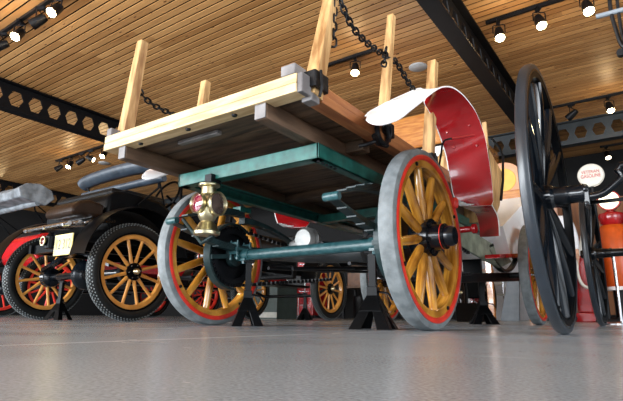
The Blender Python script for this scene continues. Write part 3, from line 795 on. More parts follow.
# ------------------------------------------------------------ jack stands
def jack(x, y, h, label, s=1.0, rz=.6, parent=None):
    t = thing('axle_stand', label, 'axle stand', (x, y, 0), rz, 'black steel axle stands')
    hb = .44*h
    for k in range(4):
        a = PI/4+k*PI/2; c_, s_ = math.cos(a), math.sin(a)
        m = MB()
        # folded sheet leg, splayed
        o1 = Vector((c_*.128*s, s_*.128*s, 0)); t1 = Vector((c_*.022*s, s_*.022*s, hb))
        tn = Vector((-s_, c_, 0))
        for sg in (-1, 1):
            q = tn*sg
            m.hexa([o1-q*.0, o1+q*.038*s-Vector((c_, s_, 0))*.038*s, o1+q*.038*s-Vector((c_, s_, 0))*.043*s, o1-Vector((c_, s_, 0))*.006,
                    t1, t1+q*.022*s-Vector((c_, s_, 0))*.022*s, t1+q*.022*s-Vector((c_, s_, 0))*.026*s, t1-Vector((c_, s_, 0))*.006])
        m.build('leg', 'stand_black', t, bevel=.001)
    m = MB()
    for k in range(4):
        a = k*PI/2; c_, s_ = math.cos(a), math.sin(a); n_ = Vector((c_, s_, 0)); q = Vector((-s_, c_, 0))
        lo = n_*.058*s; hi = n_*.020*s
        z_ = hb*.50
        m.hexa([lo-q*.052*s+Vector((0, 0, z_)), lo+q*.052*s+Vector((0, 0, z_)), lo+q*.050*s-n_*.004+Vector((0, 0, z_)), lo-q*.050*s-n_*.004+Vector((0, 0, z_)),
                hi-q*.022*s+Vector((0, 0, hb)), hi+q*.022*s+Vector((0, 0, hb)), hi+q*.02*s-n_*.004+Vector((0, 0, hb)), hi-q*.02*s-n_*.004+Vector((0, 0, hb))])
    m.box(-.024*s, .024*s, -.024*s, .024*s, hb-.01, hb+.03)
    m.build('body', 'stand_black', t, bevel=.002)
    p = MB().box(-.015*s, .017*s, -.016*s, .016*s, hb-.05, h-.012)
    n_ = max(5, int((h-hb)/.012))
    for i in range(n_):
        z_ = hb+.035+(h-.02-hb-.035)*i/n_
        p.hexa([(-.018*s, -.014*s, z_), (-.014*s, -.014*s, z_), (-.014*s, .014*s, z_), (-.018*s, .014*s, z_), (-.023*s, -.014*s, z_+.006), (-.014*s, -.014*s, z_+.007), (-.014*s, .014*s, z_+.007), (-.023*s, .014*s, z_+.006)])
    p.build('ratchet_post', 'stand_black', t, bevel=.001)
    MB().hexa([(-.03*s, -.018*s, h-.018), (.03*s, -.018*s, h-.018), (.03*s, .018*s, h-.018), (-.03*s, .018*s, h-.018), (-.038*s, -.02*s, h-.004), (.038*s, -.02*s, h-.004), (.038*s, .02*s, h-.004), (-.038*s, .02*s, h-.004)]).build('saddle', 'stand_black', t, bevel=.002)
    MB().tube([(.02*s, 0, hb+.01), (.07*s, -.01, hb+.0), (.09*s, -.012, hb-.03)], .005, 6).build('lever', 'stand_black', t, smooth=True)
    return t
jack(-1.053, 1.976, .348, 'black ratchet axle stand under the axle beside the near rear wheel', 1.0, .25)
jack(-1.80, 1.976, .348, 'black axle stand under the left end of the teal rear axle', .9, .8)
jack(-1.18, 4.05, .35, 'black axle stand between the near rear wheel and the tall black carriage wheel', 1.1, .5)

# ------------------------------------------------------------ veteran cars behind
def wb(mb, root, name, mat, parent=None, **k):
    if parent is None: o = mb.build(name, mat, root, **k)
    else: o = mb.build(name, mat, parent, **k)
    return o
def car(label, name, x, y, body='black_paint', wood='t_wheel_wood', hood='canvas_blue', wheelbase=2.5, track=1.30, plate=False, top=None, tread=True, body_h=0.0, rack=False, lamp_x=-.50, style='roll', roll=.045, fender='black_paint'):
    """x, y: ground point midway under the rear axle; drives towards +Y"""
    t = thing(name, label, 'car', (x, y, 0))
    hw = track/2
    for yy in (0, wheelbase):
        car_wheel(t, (hw, yy, .38), 1, wood, random.uniform(0, .5), tread=tread)
        car_wheel(t, (-hw, yy, .38), -1, wood, random.uniform(0, .5), tread=tread)
    # rear axle and differential
    a = MB().tube([(-hw+.04, 0, .38), (-.15, 0, .38), (-.08, 0, .38), (.08, 0, .38), (.15, 0, .38), (hw-.04, 0, .38)], [.034, .030, .045, .045, .030, .034], 16)
    for s in (-1, 1): a.lathe([(s*(hw-.04), .001), (s*(hw-.04), .09), (s*(hw-.09), .085), (s*(hw-.12), .04)], 'X', 24, (0, 0, .38))
    a.build('rear_axle', 'blue_black_paint', t, smooth=True)
    MB().lathe([(-.075, .03), (-.06, .09), (-.02, .125), (.02, .125), (.06, .09), (.075, .03)], 'X', 28, (.0, 0, .38)).build('differential', 'blue_black_paint', t, smooth=True)
    MB().tube([(-hw+.04, wheelbase, .38), (-.4, wheelbase, .30), (.4, wheelbase, .30), (hw-.04, wheelbase, .38)], .02, 10).build('front_axle', 'black_paint', t, smooth=True)
    f = MB()
    for s in (-1, 1): f.beam((s*.30, -.35, .58), (s*.26, wheelbase+.25, .58), .04, .07)
    f.beam((-.3, -.3, .58), (.3, -.3, .58), .05, .07); f.build('chassis', 'black_paint', t)
    sp = MB(); pts = [(-.52, .12*0+.45), (-.35, .50), (-.15, .56), (0, .585), (.15, .56), (.35, .50), (.52, .45)]
    for k in range(3):
        for i in range(6):
            (xa, za), (xb, zb) = pts[i], pts[i+1]
            sp.hexa([(xa, -.13, za-.012*k-.01), (xb, -.13, zb-.012*k-.01), (xb, -.08, zb-.012*k-.01), (xa, -.08, za-.012*k-.01), (xa, -.13, za-.012*k), (xb, -.13, zb-.012*k), (xb, -.08, zb-.012*k), (xa, -.08, za-.012*k)])
    sp.build('rear_spring', 'blue_black_paint', t)
    # body tub
    bh = body_h
    prof = [(-.02, .62), (-.12, .70), (-.17, .85), (-.16, .98+bh), (-.10, 1.04+bh), (0, 1.06+bh), (.35, 1.04+bh), (.50, .96), (.72, .94), (.78, .80), (.98, .78), (1.02, .95), (1.25, 1.0), (1.30, .62)]
    MB().prism(prof, 0, -.47, .47).build('body', body, t, smooth=True, bevel=.03)
    MB().box(-.40, .40, .02, .48, 1.0+bh, 1.10+bh).build('seat', 'black_leather', t, bevel=.04)
    MB().box(-.44, .44, -.12, .02, 1.0+bh, 1.08+bh).build('backrest', 'black_leather', t, bevel=.05)
    hd = MB(); 
    rows = []
    for yy in (1.3, 1.7, 2.15, 2.55):
        w_ = .36-(yy-1.3)*.05
        rows.append([(w_*math.cos(a_), yy, .66+.36*math.sin(a_)**.8 if math.sin(a_) > 0 else .66) for a_ in [PI*i/14 for i in range(15)]])
    hd.sheet(rows, .01); hd.build('bonnet', body, t, smooth=True)
    MB().box(-.30, .30, 2.53, 2.62, .50, 1.04).build('radiator', 'black_iron', t, bevel=.02)
    ws_ = MB().box(-.42, -.40, 1.28, 1.31, 1.0, 1.55).box(.40, .42, 1.28, 1.31, 1.0, 1.55).box(-.42, .42, 1.28, 1.31, 1.53, 1.56).box(-.42, .42, 1.28, 1.31, 1.25, 1.27)
    ws_.build('windscreen_frame', 'black_paint', t)
    MB().tube([(.2, .62+.0*i, 1.18) for i in range(1)]+[(.2, 1.25, .85)], .012, 8).build('steering_column', 'black_paint', t)
    MB().tube([(.2+.17*math.cos(a_), .62+.06*math.sin(a_), 1.18+.15*math.sin(a_)) for a_ in [2*PI*i/24 for i in range(24)]], .012, 8, closed=True).build('steering_wheel', 'black_paint', t, smooth=True)
    # mudguards
    for s in (-1, 1):
        for yc, a0, a1 in ((0, 15, 172), (wheelbase, 25, 178)):
            rows = []
            for i in range(19):
                a_ = math.radians(a0+(a1-a0)*i/18); r_ = .475
                cy, cz = yc+math.cos(a_)*r_, .40+math.sin(a_)*r_
                rows.append([(s*(hw-.10+.2*j/4), cy+.0, cz+.012*math.sin(PI*j/4)) for j in range(5)])
            fo = MB().sheet(rows, .006).build('mudguard', fender, t, smooth=True)
        MB().box(min(s*.50, s*.74), max(s*.50, s*.74), .52, wheelbase-.55, .36, .385).build('running_board', 'black_paint', t, bevel=.004)
    if top is None:
        top = (-.45, 1.33+bh)
    ty, tz = top
    # folded hood: rolled fabric carried on bows across the car
    r = MB()
    r.tube(smoothpts([(-.62, ty, tz-.03), (-.5, ty-.01, tz), (0, ty-.02, tz+.015), (.5, ty-.01, tz), (.64, ty, tz-.03)], 5), [roll]*21, 14, flat=1.5)
    if style == 'pack':
        r = MB()
        def sec(x_, k_): return [(x_, ty+dy*k_, tz+dz*k_) for dy, dz in ((-.17, -.08), (.10, -.13), (.19, -.04), (.15, .05), (.02, .10), (-.12, .08), (-.20, .01))]
        S7 = [sec(-.64, .8), sec(-.58, 1.0), sec(-.3, .92), sec(0, 1.05), sec(.3, .95), sec(.52, 1.08), sec(.64, 1.15)]
        r.add([p for q in S7 for p in q], [(i*7+j, i*7+(j+1) % 7, (i+1)*7+(j+1) % 7, (i+1)*7+j) for i in range(6) for j in range(7)]+[tuple(range(7)), tuple(range(42, 49))])
    r.build('folded_hood', hood, t, smooth=(style != 'pack'), bevel=.015 if style == 'pack' else 0)
    r = MB().tube([(-.62, ty+.02, tz-.13), (.62, ty+.02, tz-.13)], .028, 12, flat=1.3); r.build('hood_bow', hood, t, smooth=True)
    for s in (-1, 1):
        ir = MB()
        ir.tube([(s*.55, ty, tz-.03), (s*.52, ty+.05, tz-.20), (s*.49, .1, .95)], .010, 8).tube([(s*.55, ty+.02, tz-.12), (s*.52, .35, 1.0)], .008, 8)
        ir.build('hood_iron', 'black_paint', t, smooth=True)
    # tail lamp
    lc = (lamp_x, -.42, .60)
    lo = MB().lathe([(-.055, .03), (-.05, .045), (.04, .045), (.055, .03), (.075, .02), (.08, .001)], 'Z', 20, lc).build('tail_lamp', 'black_paint', t, smooth=True)
    MB().lathe([(-.06, .035), (-.068, .037), (-.068, .028), (-.05, .028)], 'Y', 24, (lc[0], lc[1], lc[2]), closed=True).build('lens_ring', 'brass', lo, smooth=True)
    MB().lathe([(-.062, .001), (-.058, .028)], 'Y', 20, lc).build('lens', 'lens_red', lo, smooth=True)
    MB().beam((lamp_x, -.42, .60), (lamp_x*.6, -.3, .58), .02, .02).build('lamp_bracket', 'black_paint', t)
    return t
c1 = car('black open veteran car with folded blue black hood and yellow number plate', 'veteran_car', -4.03, 2.37, top=(.23, 1.34), plate=True, wheelbase=2.83, lamp_x=.17)
# number plate, rear rack and trunk trimmings belonging to this car
po = MB().box(-.125, .125, -.004, .004, -.08, .08).build('number_plate', 'plate_yellow', c1, bevel=.002, loc=(.36, -.42, .565))
text('12 312', .11, 'ink', po, (0, -.0055, 0), (PI/2, 0, 0), width=.20)
bd = MB().tube([(-.118, -.006, -.072), (.118, -.006, -.072), (.118, -.006, .072), (-.118, -.006, .072)], .0025, 5, closed=True).build('plate_border', 'cream_paint', po)
rk = MB()
for i, (z_, y_) in enumerate(((.70, -.50), (.72, -.42), (.74, -.34), (.76, -.26))): rk.tube([(-.1, y_, z_), (.56, y_, z_)], .017, 8)
for s in (-.05, .22, .5): rk.tube([(s, -.52, .69), (s, -.1, .78)], .012, 8)
rk.build('luggage_rack', 'chrome', c1, smooth=True)
MB().prism([(-.20, .79), (-.46, .78), (-.47, .83), (-.42, .89), (-.32, .92), (-.20, .90)], 0, .10, .50).build('trunk', 'dark_leather', c1, smooth=True, bevel=.03)

def atd(px, py, D):                                    # point at distance D along the optical axis
    return Vector((0, 0, CAMH))+(_f+RV*((px-311.5)/FPX)-UV*((py-200.5)/FPX))*D
# red car behind, its own red spoked wheels
c0 = car('red bodied veteran car with a folded grey canvas hood at the far left edge', 'veteran_car', -6.75, 3.15, body='red_paint', wood='red_rim', hood='canvas_grey', top=(-.3, 1.5), style='pack', body_h=.0, fender='black_paint')
c3 = car('dark veteran car with red spoked wheels behind the left rear wheel of the truck', 'veteran_car', -7.3, 7.3, body='red_paint', wood='red_rim', hood='black_leather', top=(-.3, 1.35), tread=False)
jack(-4.40, 2.37, .345, 'black axle stand under the rear axle of the car with the yellow plate', .95, .3)
jack(-3.75, 5.20, .345, 'small black axle stand beside the orange spoked wheel under the truck', .95, .3)

# ------------------------------------------------------------ tall black carriage
car_ = thing('horse_carriage', 'tall black carriage with thin high wheels cut off by the right edge', 'carriage', (.3, 1.94, 0))
CO = Vector((-.3, -1.94, 0))
def cb_(mb, name, mat, parent=None, **k):
    mb.v = [tuple(Vector(v)+CO) for v in mb.v] if parent is None else mb.v
    return mb.build(name, mat, parent or car_, **k)
def carriage_wheel(x, y, R, n, ang, rz=0):
    wh = MB(); ring(wh, -.015, .015, R-.052, R-.022, 72)
    o = wh.build('wheel', 'black_paint', car_, smooth=True, bevel=.004, loc=(x-.3, y-1.94, R)); o.rotation_euler = (ang, 0, math.radians(rz))
    MB().lathe([(-.015, R-.024), (-.018, R-.014), (-.015, R-.004), (-.008, R), (.008, R), (.015, R-.004), (.018, R-.014), (.015, R-.024)], 'X', 84, closed=True).build('tyre', 'carriage_tyre', o, smooth=True)
    r = MB(); ring(r, -.0165, .0165, R-.028, R-.020, 84); r.build('rim_band', 'blue_black_paint', o, smooth=True)
    sp = None
    for k in range(n):
        if sp is None:
            sp = MB().tube([((-.035), 0, .04), (-.02, 0, R*.35), (-.004, 0, R*.7), (0, 0, R-.055)], [.020, .021, .017, .015], 10, flat=1.3).build('spoke', 'blue_black_paint', o, smooth=True); q = sp
        else: q = sp.copy(); S.collection.objects.link(q)
        q.rotation_euler = (2*PI*k/n, 0, 0)
    h = MB().lathe([(-.085, .001), (-.083, .024), (-.075, .028), (-.05, .030), (-.035, .044), (.005, .044), (.015, .035), (.05, .033), (.095, .031), (.10, .034), (.110, .034), (.112, .020), (.115, .001)], 'X', 32)
    h.build('hub', 'blue_black_paint', o, smooth=True)
    return o
carriage_wheel(-.292, 1.937, .487, 12, .12, 1.2)
carriage_wheel(-.358, 3.957, .494, 12, .3)
a = MB()
p0 = at(577, 199, 1, 1.94); p1 = at(588, 197, 1, 1.94); p2 = at(602, 194, 1, 1.94); p3 = at(612, 187, 1, 1.94); p4 = at(623, 177, 1, 1.94); p5 = p4+(p4-p3)*1.6
a.tube(smoothpts([p0-Vector((.05, 0, 0)), p0, p1, p2, p3, p4, p5, p5+Vector((.7, 0, 0))], 4), .013, 12)
cb_(a, 'cranked_axle', 'blue_black_paint', smooth=True)
cl_ = MB().box(p1.x-.012, p1.x+.006, 1.92, 1.96, p1.z-.035, p1.z+.03)
for dz in (-.028, .024): cl_.lathe([(-.035, .001), (-.034, .008), (.034, .008), (.035, .001)], 'Y', 8, (p1.x-.003, 1.94, p1.z+dz))
cb_(cl_, 'axle_clip', 'blue_black_paint', bevel=.002)
q0 = at(588, 203, 1, 1.99); cb_(MB().beam(q0, (q0.x+1.0, 1.99, q0.z+.004), .012, .012), 'crossbar', 'black_paint')
r0 = at(600, 253, 1, 3.957)
fx_ = MB().tube([(-.36, 3.957, .494), (-.10, 3.957, .494), (.9, 3.957, .494)], [.03, .026, .026], 14)
fx_.lathe([(-.14, .03), (-.135, .045), (-.10, .045), (-.095, .03)], 'X', 16, (0, 3.957, .494))
cb_(fx_, 'front_axle', 'blue_black_paint', smooth=True)
# upper irons in the corner of the frame
ir = MB()
ir.tube([at(596, 17, 1, 1.7), at(630, 8, 1, 1.7)], .0085, 10)
cb_(ir, 'step_rod', 'grey_panel', smooth=True)
ir = MB()
ir.tube(smoothpts([at(609, -8, 1, 1.7), at(611, 12, 1, 1.7), at(616, 30, 1, 1.7), at(621, 44, 1, 1.7), at(628, 50, 1, 1.7)], 4), .006, 8)
ir.tube(smoothpts([at(616, -8, 1, 1.7), at(619, 15, 1, 1.7), at(622, 34, 1, 1.7), at(628, 50, 1, 1.7)], 4), .005, 8)
ir.tube([at(628, 50, 1, 1.7), at(628, 50, 1, 1.7)+Vector((0, .24, -.55)), (.15, 1.94, .56)], .008, 8)
ir.lathe([(-.01, .001), (-.01, .012), (.01, .012), (.012, .001)], 'Y', 12, at(621, 53, 1, 1.7))
cb_(ir, 'seat_iron', 'black_iron', smooth=True)
bx = MB().box(.15, 1.15, 1.5, 3.6, .70, .76); bx.box(.15, .19, 1.5, 3.6, .76, 1.0); bx.box(1.11, 1.15, 1.5, 3.6, .76, 1.0)
cb_(bx, 'carriage_body', 'black_paint', bevel=.01)
cb_(MB().beam((.35, 1.8, .52), (.35, 4.1, .50), .05, .05).beam((.35, 1.94, .5), (.35, 1.94, .72), .05, .05).beam((.35, 3.957, .48), (.35, 3.5, .72), .05, .05), 'perch', 'black_paint')

# ------------------------------------------------------------ far side of the hall, right
BY = 8.3
def bp(px, py, y=BY): return at(px, py, 1, y)
# petrol pump with lit globe
g = bp(609, 201); gx = g.x
pump = thing('petrol_pump', 'orange petrol pump with a red cap and white globe behind the stanchion', 'petrol pump', (gx, BY, 0))
zt = bp(609, 226).z; zb = bp(609, 288).z
def lp_(m, n, mat, p=None, **k):
    return m.build(n, mat, p or pump, **k)
lp_(MB().lathe([(zb, .19), (zb+.02, .20), (zb+.4, .20), (zt-.08, .20), (zt, .15), (zt+.02, .001)], 'Z', 28), 'column', 'orange_paint', smooth=True)
lp_(MB().lathe([(zb-.04, .20), (zb-.04, .21), (zb+.01, .21), (zb+.01, .20)], 'Z', 28, closed=True), 'skirt_band', 'bright_white', smooth=True)
lp_(MB().lathe([(0, .24), (.05, .24), (.06, .10), (zb-.03, .10)], 'Z', 24), 'pedestal', 'black_iron', smooth=True)
zc = bp(609, 219).z
lp_(MB().lathe([(zc-.14, .001), (zc-.13, .10), (zc-.06, .15), (zc+.03, .17), (zc+.07, .16), (zc+.09, .10), (zc+.12, .05), (zc+.13, .001)], 'Z', 28), 'cap', 'red_paint', smooth=True)
go = lp_(MB().lathe([(-.05, .001), (-.05, .11), (-.03, .135), (.03, .135), (.05, .11), (.05, .001)], 'Y', 32, (0, -.02, g.z)), 'globe', 'globe_lit', smooth=True)
lp_(MB().lathe([(-.04, .13), (-.04, .15), (.04, .15), (.04, .13)], 'Y', 32, (0, -.02, g.z), closed=True), 'globe_rim', 'red_paint', smooth=True)
lp_(MB().tube([(0, 0, zc+.1), (0, 0, g.z-.12)], .04, 14), 'neck', 'red_paint', smooth=True)
# round gasoline sign on its post
sg = at(590.8, 175.5, 1, 7.6)
sn = thing('gasoline_sign', 'white round sign with red GASOLINE lettering on a dark post', 'sign', (sg.x, 7.6, 0))
sd = MB().lathe([(-.03, .001), (-.03, .150), (-.015, .165), (.015, .165), (.03, .150), (.03, .001)], 'Y', 40, (0, 0, sg.z)).build('sign_disc', 'cream_paint', sn, smooth=True)
fa = math.atan2(-sg.x, 7.6)
text('VETERAN', .062, 'sign_red', sn, (0, -.033, sg.z+.045), (PI/2, 0, 0), width=.22)
text('GASOLINE', .070, 'sign_red', sn, (0, -.033, sg.z-.015), (PI/2, 0, 0), width=.24)
MB().tube([(0, .0, 0), (0, 0, sg.z-.16)], .025, 12).build('post', 'black_iron', sn, smooth=True)
MB().lathe([(0, .001), (0, .16), (.03, .15), (.04, .03)], 'Z', 24).build('base', 'black_iron', sn, smooth=True)
# red pump with pale hose
h = at(586, 275, 1, 7.9)
rp = thing('petrol_pump', 'red petrol pump with a pale curved hose between the two carriage wheels', 'petrol pump', (h.x, 7.9, 0))
MB().box(-.17, .17, -.15, .15, 0, .12).build('plinth', 'red_paint', rp, bevel=.01)
MB().prism([(-.14, .12), (.14, .12), (.14, 1.0), (.10, 1.15), (-.10, 1.15), (-.14, 1.0)], 1, -.12, .12).build('cabinet', 'red_paint', rp, bevel=.02)
MB().lathe([(-.13, .001), (-.13, .10), (-.12, .105), (-.10, .105)], 'Y', 28, (0, 0, 1.0)).build('dial', 'bright_white', rp, smooth=True)
hp = [at(*c_, 1, 7.7) for c_ in ((582, 236), (580, 246), (578, 256), (577, 268), (579, 278), (583, 285), (589, 288))]
MB().tube([Vector(p)-Vector((h.x, 7.9, 0)) for p in smoothpts(hp, 5)], .022, 10).build('hose', 'cream_paint', rp, smooth=True)
MB().tube([Vector(p)-Vector((h.x, 7.9, 0)) for p in (at(584, 230, 1, 7.7), at(582, 238, 1, 7.7))], .018, 8).build('nozzle', 'brass', rp, smooth=True)
# stanchion
s_ = at(617, 322, 1, 5.0)
st = thing('barrier_post', 'slim chrome barrier post standing by the right edge', 'barrier post', (at(617.5, 290, 1, 5.0).x, 5.0, 0))
MB().lathe([(0, .001), (0, .16), (.01, .16), (.02, .12), (.025, .03), (.03, .001)], 'Z', 32).build('base', 'chrome', st, smooth=True)
MB().tube([(0, 0, .02), (0, 0, .60)], .013, 14).build('pole', 'chrome', st, smooth=True)
MB().lathe([(.58, .024), (.61, .028), (.63, .024), (.645, .001)], 'Z', 20).build('cap', 'chrome', st, smooth=True)
# display wall segments, boards and signs
def slab(px0, px1, y, z0, z1, th, name, mat, label, cat, **k):
    a = at(px0, 300, 1, y).x; b = at(px1, 300, 1, y).x
    o = MB().box(0, b-a, 0, th, z0, z1).build(name, mat, None, loc=(a, y, 0), **k); tag(o, label, cat); return o
slab(566, 640, 9.3, 0, 2.0, .08, 'timber_screen', 'wall_wood', 'brown timber screen behind the two petrol pumps', 'screen')
# low plinth the pumps stand behind
slab(530, 640, 8.75, 0, .10, .05, 'kick_board', 'black_iron', 'low dark skirting board running along the floor at the right', 'skirting')

# ------------------------------------------------------------ far things glimpsed between the wheels
def bxp(px0, px1, py0, py1, y, th, name, mat, label, cat, group=None, bevel=.005):
    a = at(px0, (py0+py1)/2, 1, y); b = at(px1, (py0+py1)/2, 1, y); zt_ = at((px0+px1)/2, py0, 1, y).z; zb_ = at((px0+px1)/2, py1, 1, y).z
    if py1 > 312: zb_ = 0
    o = MB().box(0, b.x-a.x, 0, th, 0, zt_-zb_).build(name, mat, None, loc=(a.x, y, zb_), bevel=bevel); tag(o, label, cat, group); return o
# display plinth
o = bxp(253, 277, 285, 321, 5.9, .5, 'display_plinth', 'plinth_green', 'dark green display plinth with a pale base strip behind the left axle stand', 'plinth')
w_ = o.dimensions.x
MB().box(-.005, at(277, 300, 1, 5.9).x-at(253, 300, 1, 5.9).x+.005, -.012, 0, .02, .10).build('base_strip', 'plinth_base', o)
# chrome legged chair
def chair(px, y, label, mat='black_leather', rz=.3):
    b = at(px, 300, 1, y); t = thing('chair', label, 'chair', (b.x, y, 0), rz)
    MB().box(-.21, .21, -.20, .20, .43, .46).build('seat', mat, t, bevel=.012)
    MB().box(-.20, .20, .19, .215, .62, .86).build('backrest', mat, t, bevel=.01)
    for sx in (-1, 1):
        MB().tube([(sx*.20, -.21, 0), (sx*.19, -.18, .43)], .011, 8).build('leg', 'chrome', t, smooth=True)
        MB().tube([(sx*.20, .24, 0), (sx*.19, .18, .44), (sx*.19, .205, .85)], .011, 8).build('leg', 'chrome', t, smooth=True)
    MB().tube([(-.195, -.19, .2), (.195, -.19, .2)], .008, 8).build('stretcher', 'chrome', t, smooth=True)
    return t
chair(292, 7.6, 'chrome legged chair with dark seat beside the dark green plinth')
chair(489, 9.2, 'chrome legged chair behind the axle stand right of the near wheel', 'cream_paint', -.2)
# red tool cabinet
def cabinet(px0, px1, py0, y, label):
    a = at(px0, 300, 1, y).x; b = at(px1, 300, 1, y).x; zt_ = at((px0+px1)/2, py0, 1, y).z
    t = thing('tool_cabinet', label, 'cabinet', ((a+b)/2, y, 0)); w2 = (b-a)/2
    MB().box(-w2, w2, 0, .45, .06, zt_).build('body', 'red_paint', t, bevel=.01)
    n = 4
    for k in range(n):
        z0 = .09+(zt_-.12)*k/n
        d_ = MB().box(-w2+.02, w2-.02, -.015, 0, z0, z0+(zt_-.12)/n-.02).build('drawer', 'red_paint', t, bevel=.004)
        MB().box(-w2*.6, w2*.6, -.03, -.016, z0+(zt_-.12)/n*.6, z0+(zt_-.12)/n*.6+.015).build('handle', 'chrome', d_)
    for sx in (-1, 1): MB().lathe([(-.015, .001), (-.015, .03), (.015, .03), (.015, .001)], 'X', 12, (sx*(w2-.05), .06, .03)).build('caster', 'black_rubber', t)
cabinet(297, 313, 258, 8.3, 'red drawer cabinet behind the chrome legged chair under the truck')
cabinet(470, 479, 282, 9.3, 'narrow red cabinet behind the jack stand at the right')
# table with cartons
a = at(341, 300, 1, 7.9).x; b = at(368, 300, 1, 7.9).x
t = thing('side_table', 'dark table carrying a brown carton, between orange spoked wheel and axle stand', 'table', ((a+b)/2, 7.9, 0)); w2 = (b-a)/2
MB().box(-w2, w2, 0, .5, .55, .59).build('table_top', 'sill_wood', t, bevel=.004)
for sx in (-1, 1):
    for yy in (.03, .47): MB().box(sx*(w2-.03)-.02, sx*(w2-.03)+.02, yy-.02, yy+.02, 0, .55).build('leg', 'black_iron', t)
o = MB().box(-.2, .2, 0, .3, 0, .38).build('carton', 'brown_leather', None, bevel=.006, loc=((a+b)/2, 8.0, .591)); tag(o, 'brown carton standing on the dark table under the truck', 'box')
o = MB().lathe([(0, .001), (0, .13), (.02, .14), (.4, .14), (.42, .12), (.42, .001)], 'Z', 24).build('waste_bin', 'black_iron', None, smooth=True, loc=((a+b)/2, 8.15, 0)); tag(o, 'black round bin under the dark table', 'bin')
# leaning grey display panel and white boards at the right
a0 = at(500, 317, 1, 8.0); 
P = [at(500, 318, 1, 8.0), at(519, 318, 1, 8.0), at(519, 278, 1, 8.0), at(508, 278, 1, 8.0)]
P[0].z = P[1].z = 0.0
o = MB().prism([(p.x-P[0].x, p.z) for p in P], 1, 0, .06).build('leaning_board', 'grey_panel', None, bevel=.004, loc=(P[0].x, 8.0, 0)); tag(o, 'slanted grey board standing between the truck front wheel and its axle stand', 'board')
o = bxp(455, 545, 254, 319, 10.4, .05, 'notice_board', 'white_cloth', 'long white notice board glimpsed above the truck front axle', 'notice board'); 
bxp(456, 478, 303, 320, 5.6, .4, 'storage_box', 'groove_black', 'low black storage box beside the near rear wheel', 'box')
bxp(461, 463.5, 262, 320, 7.4, .04, 'white_pole', 'bright_white', 'thin white pole right of the near rear wheel', 'pole')
# timber display stand with a round yellow sign
a = at(478, 200, 1, 7.0); b = at(528, 200, 1, 7.0)
t = thing('sign_stand', 'orange timber stand with round yellow sign seen beside the red mudguard', 'display stand', (a.x, 7.0, 0)); W = b.x-a.x
z1 = at(495, 192, 1, 7.0).z; z0 = at(495, 214, 1, 7.0).z
MB().box(0, W, 0, .10, z0, z1).build('rail', 'varnish_wood', t, bevel=.01)
for xx in (.03, W-.12): MB().box(xx, xx+.08, .01, .09, 0, z0).build('leg', 'varnish_wood', t, bevel=.005)
c_ = at(503, 180, 1, 7.0)
d_ = MB().lathe([(.0, .001), (.0, .255), (.01, .262), (.04, .262), (.045, .001)], 'Y', 44, (c_.x-a.x, .02, c_.z)).build('round_sign', 'peach_board', t, smooth=True)
MB().lathe([(-.012, .001), (-.010, .165), (.0, .17)], 'Y', 40, (c_.x-a.x, .02, c_.z)).build('sign_centre', 'yellow_paint', d_, smooth=True)
MB().box(c_.x-a.x-.03, c_.x-a.x+.03, .05, .08, z1, c_.z).build('sign_post', 'varnish_wood', t)
for xx in (.14, .30): MB().lathe([(-.012, .001), (-.012, .015), (0, .016)], 'Y', 12, (xx, 0, (z0+z1)/2)).build('bolt', 'black_iron', t)
# tall varnished wagon far behind the truck bed
yw = 6.3
a = at(372, 130, 1, yw); b = at(452, 115, 1, yw); ztp = at(420, 113.5, 1, yw).z; zm = at(420, 147, 1, yw).z
t = thing('covered_wagon', 'tall wagon body with varnished timber header and white side, behind the truck bed', 'wagon', ((a.x+b.x)/2, yw, 0)); w2 = (b.x-a.x)/2
MB().box(-w2, w2, 0, 2.4, zm, ztp).build('header', 'varnish_wood', t, bevel=.03)
MB().box(-w2, w2, .015, 2.4, zm-.03, zm-.002).build('moulding', 'black_paint', t)
MB().box(-w2, w2, .01, 2.4, 1.15, zm-.032).build('body', 'bright_white', t, bevel=.01)
MB().box(-w2*.7, w2*.7, .0, 2.4, 1.0, 1.15).build('chassis', 'black_paint', t)
for (xx, s_) in ((w2-.25, 1), (-w2+.25, -1)):
    for yy in (.5, 2.0):
        car_wheel(t, (xx, yy, .38), s_, 'dark_leather', tread=False)
for yy in (.5, 2.0):
    MB().tube([(-w2+.25, yy, .38), (w2-.25, yy, .38)], .03, 10).box(-.3, .3, yy-.04, yy+.04, .38, 1.02).build('axle', 'black_paint', t)

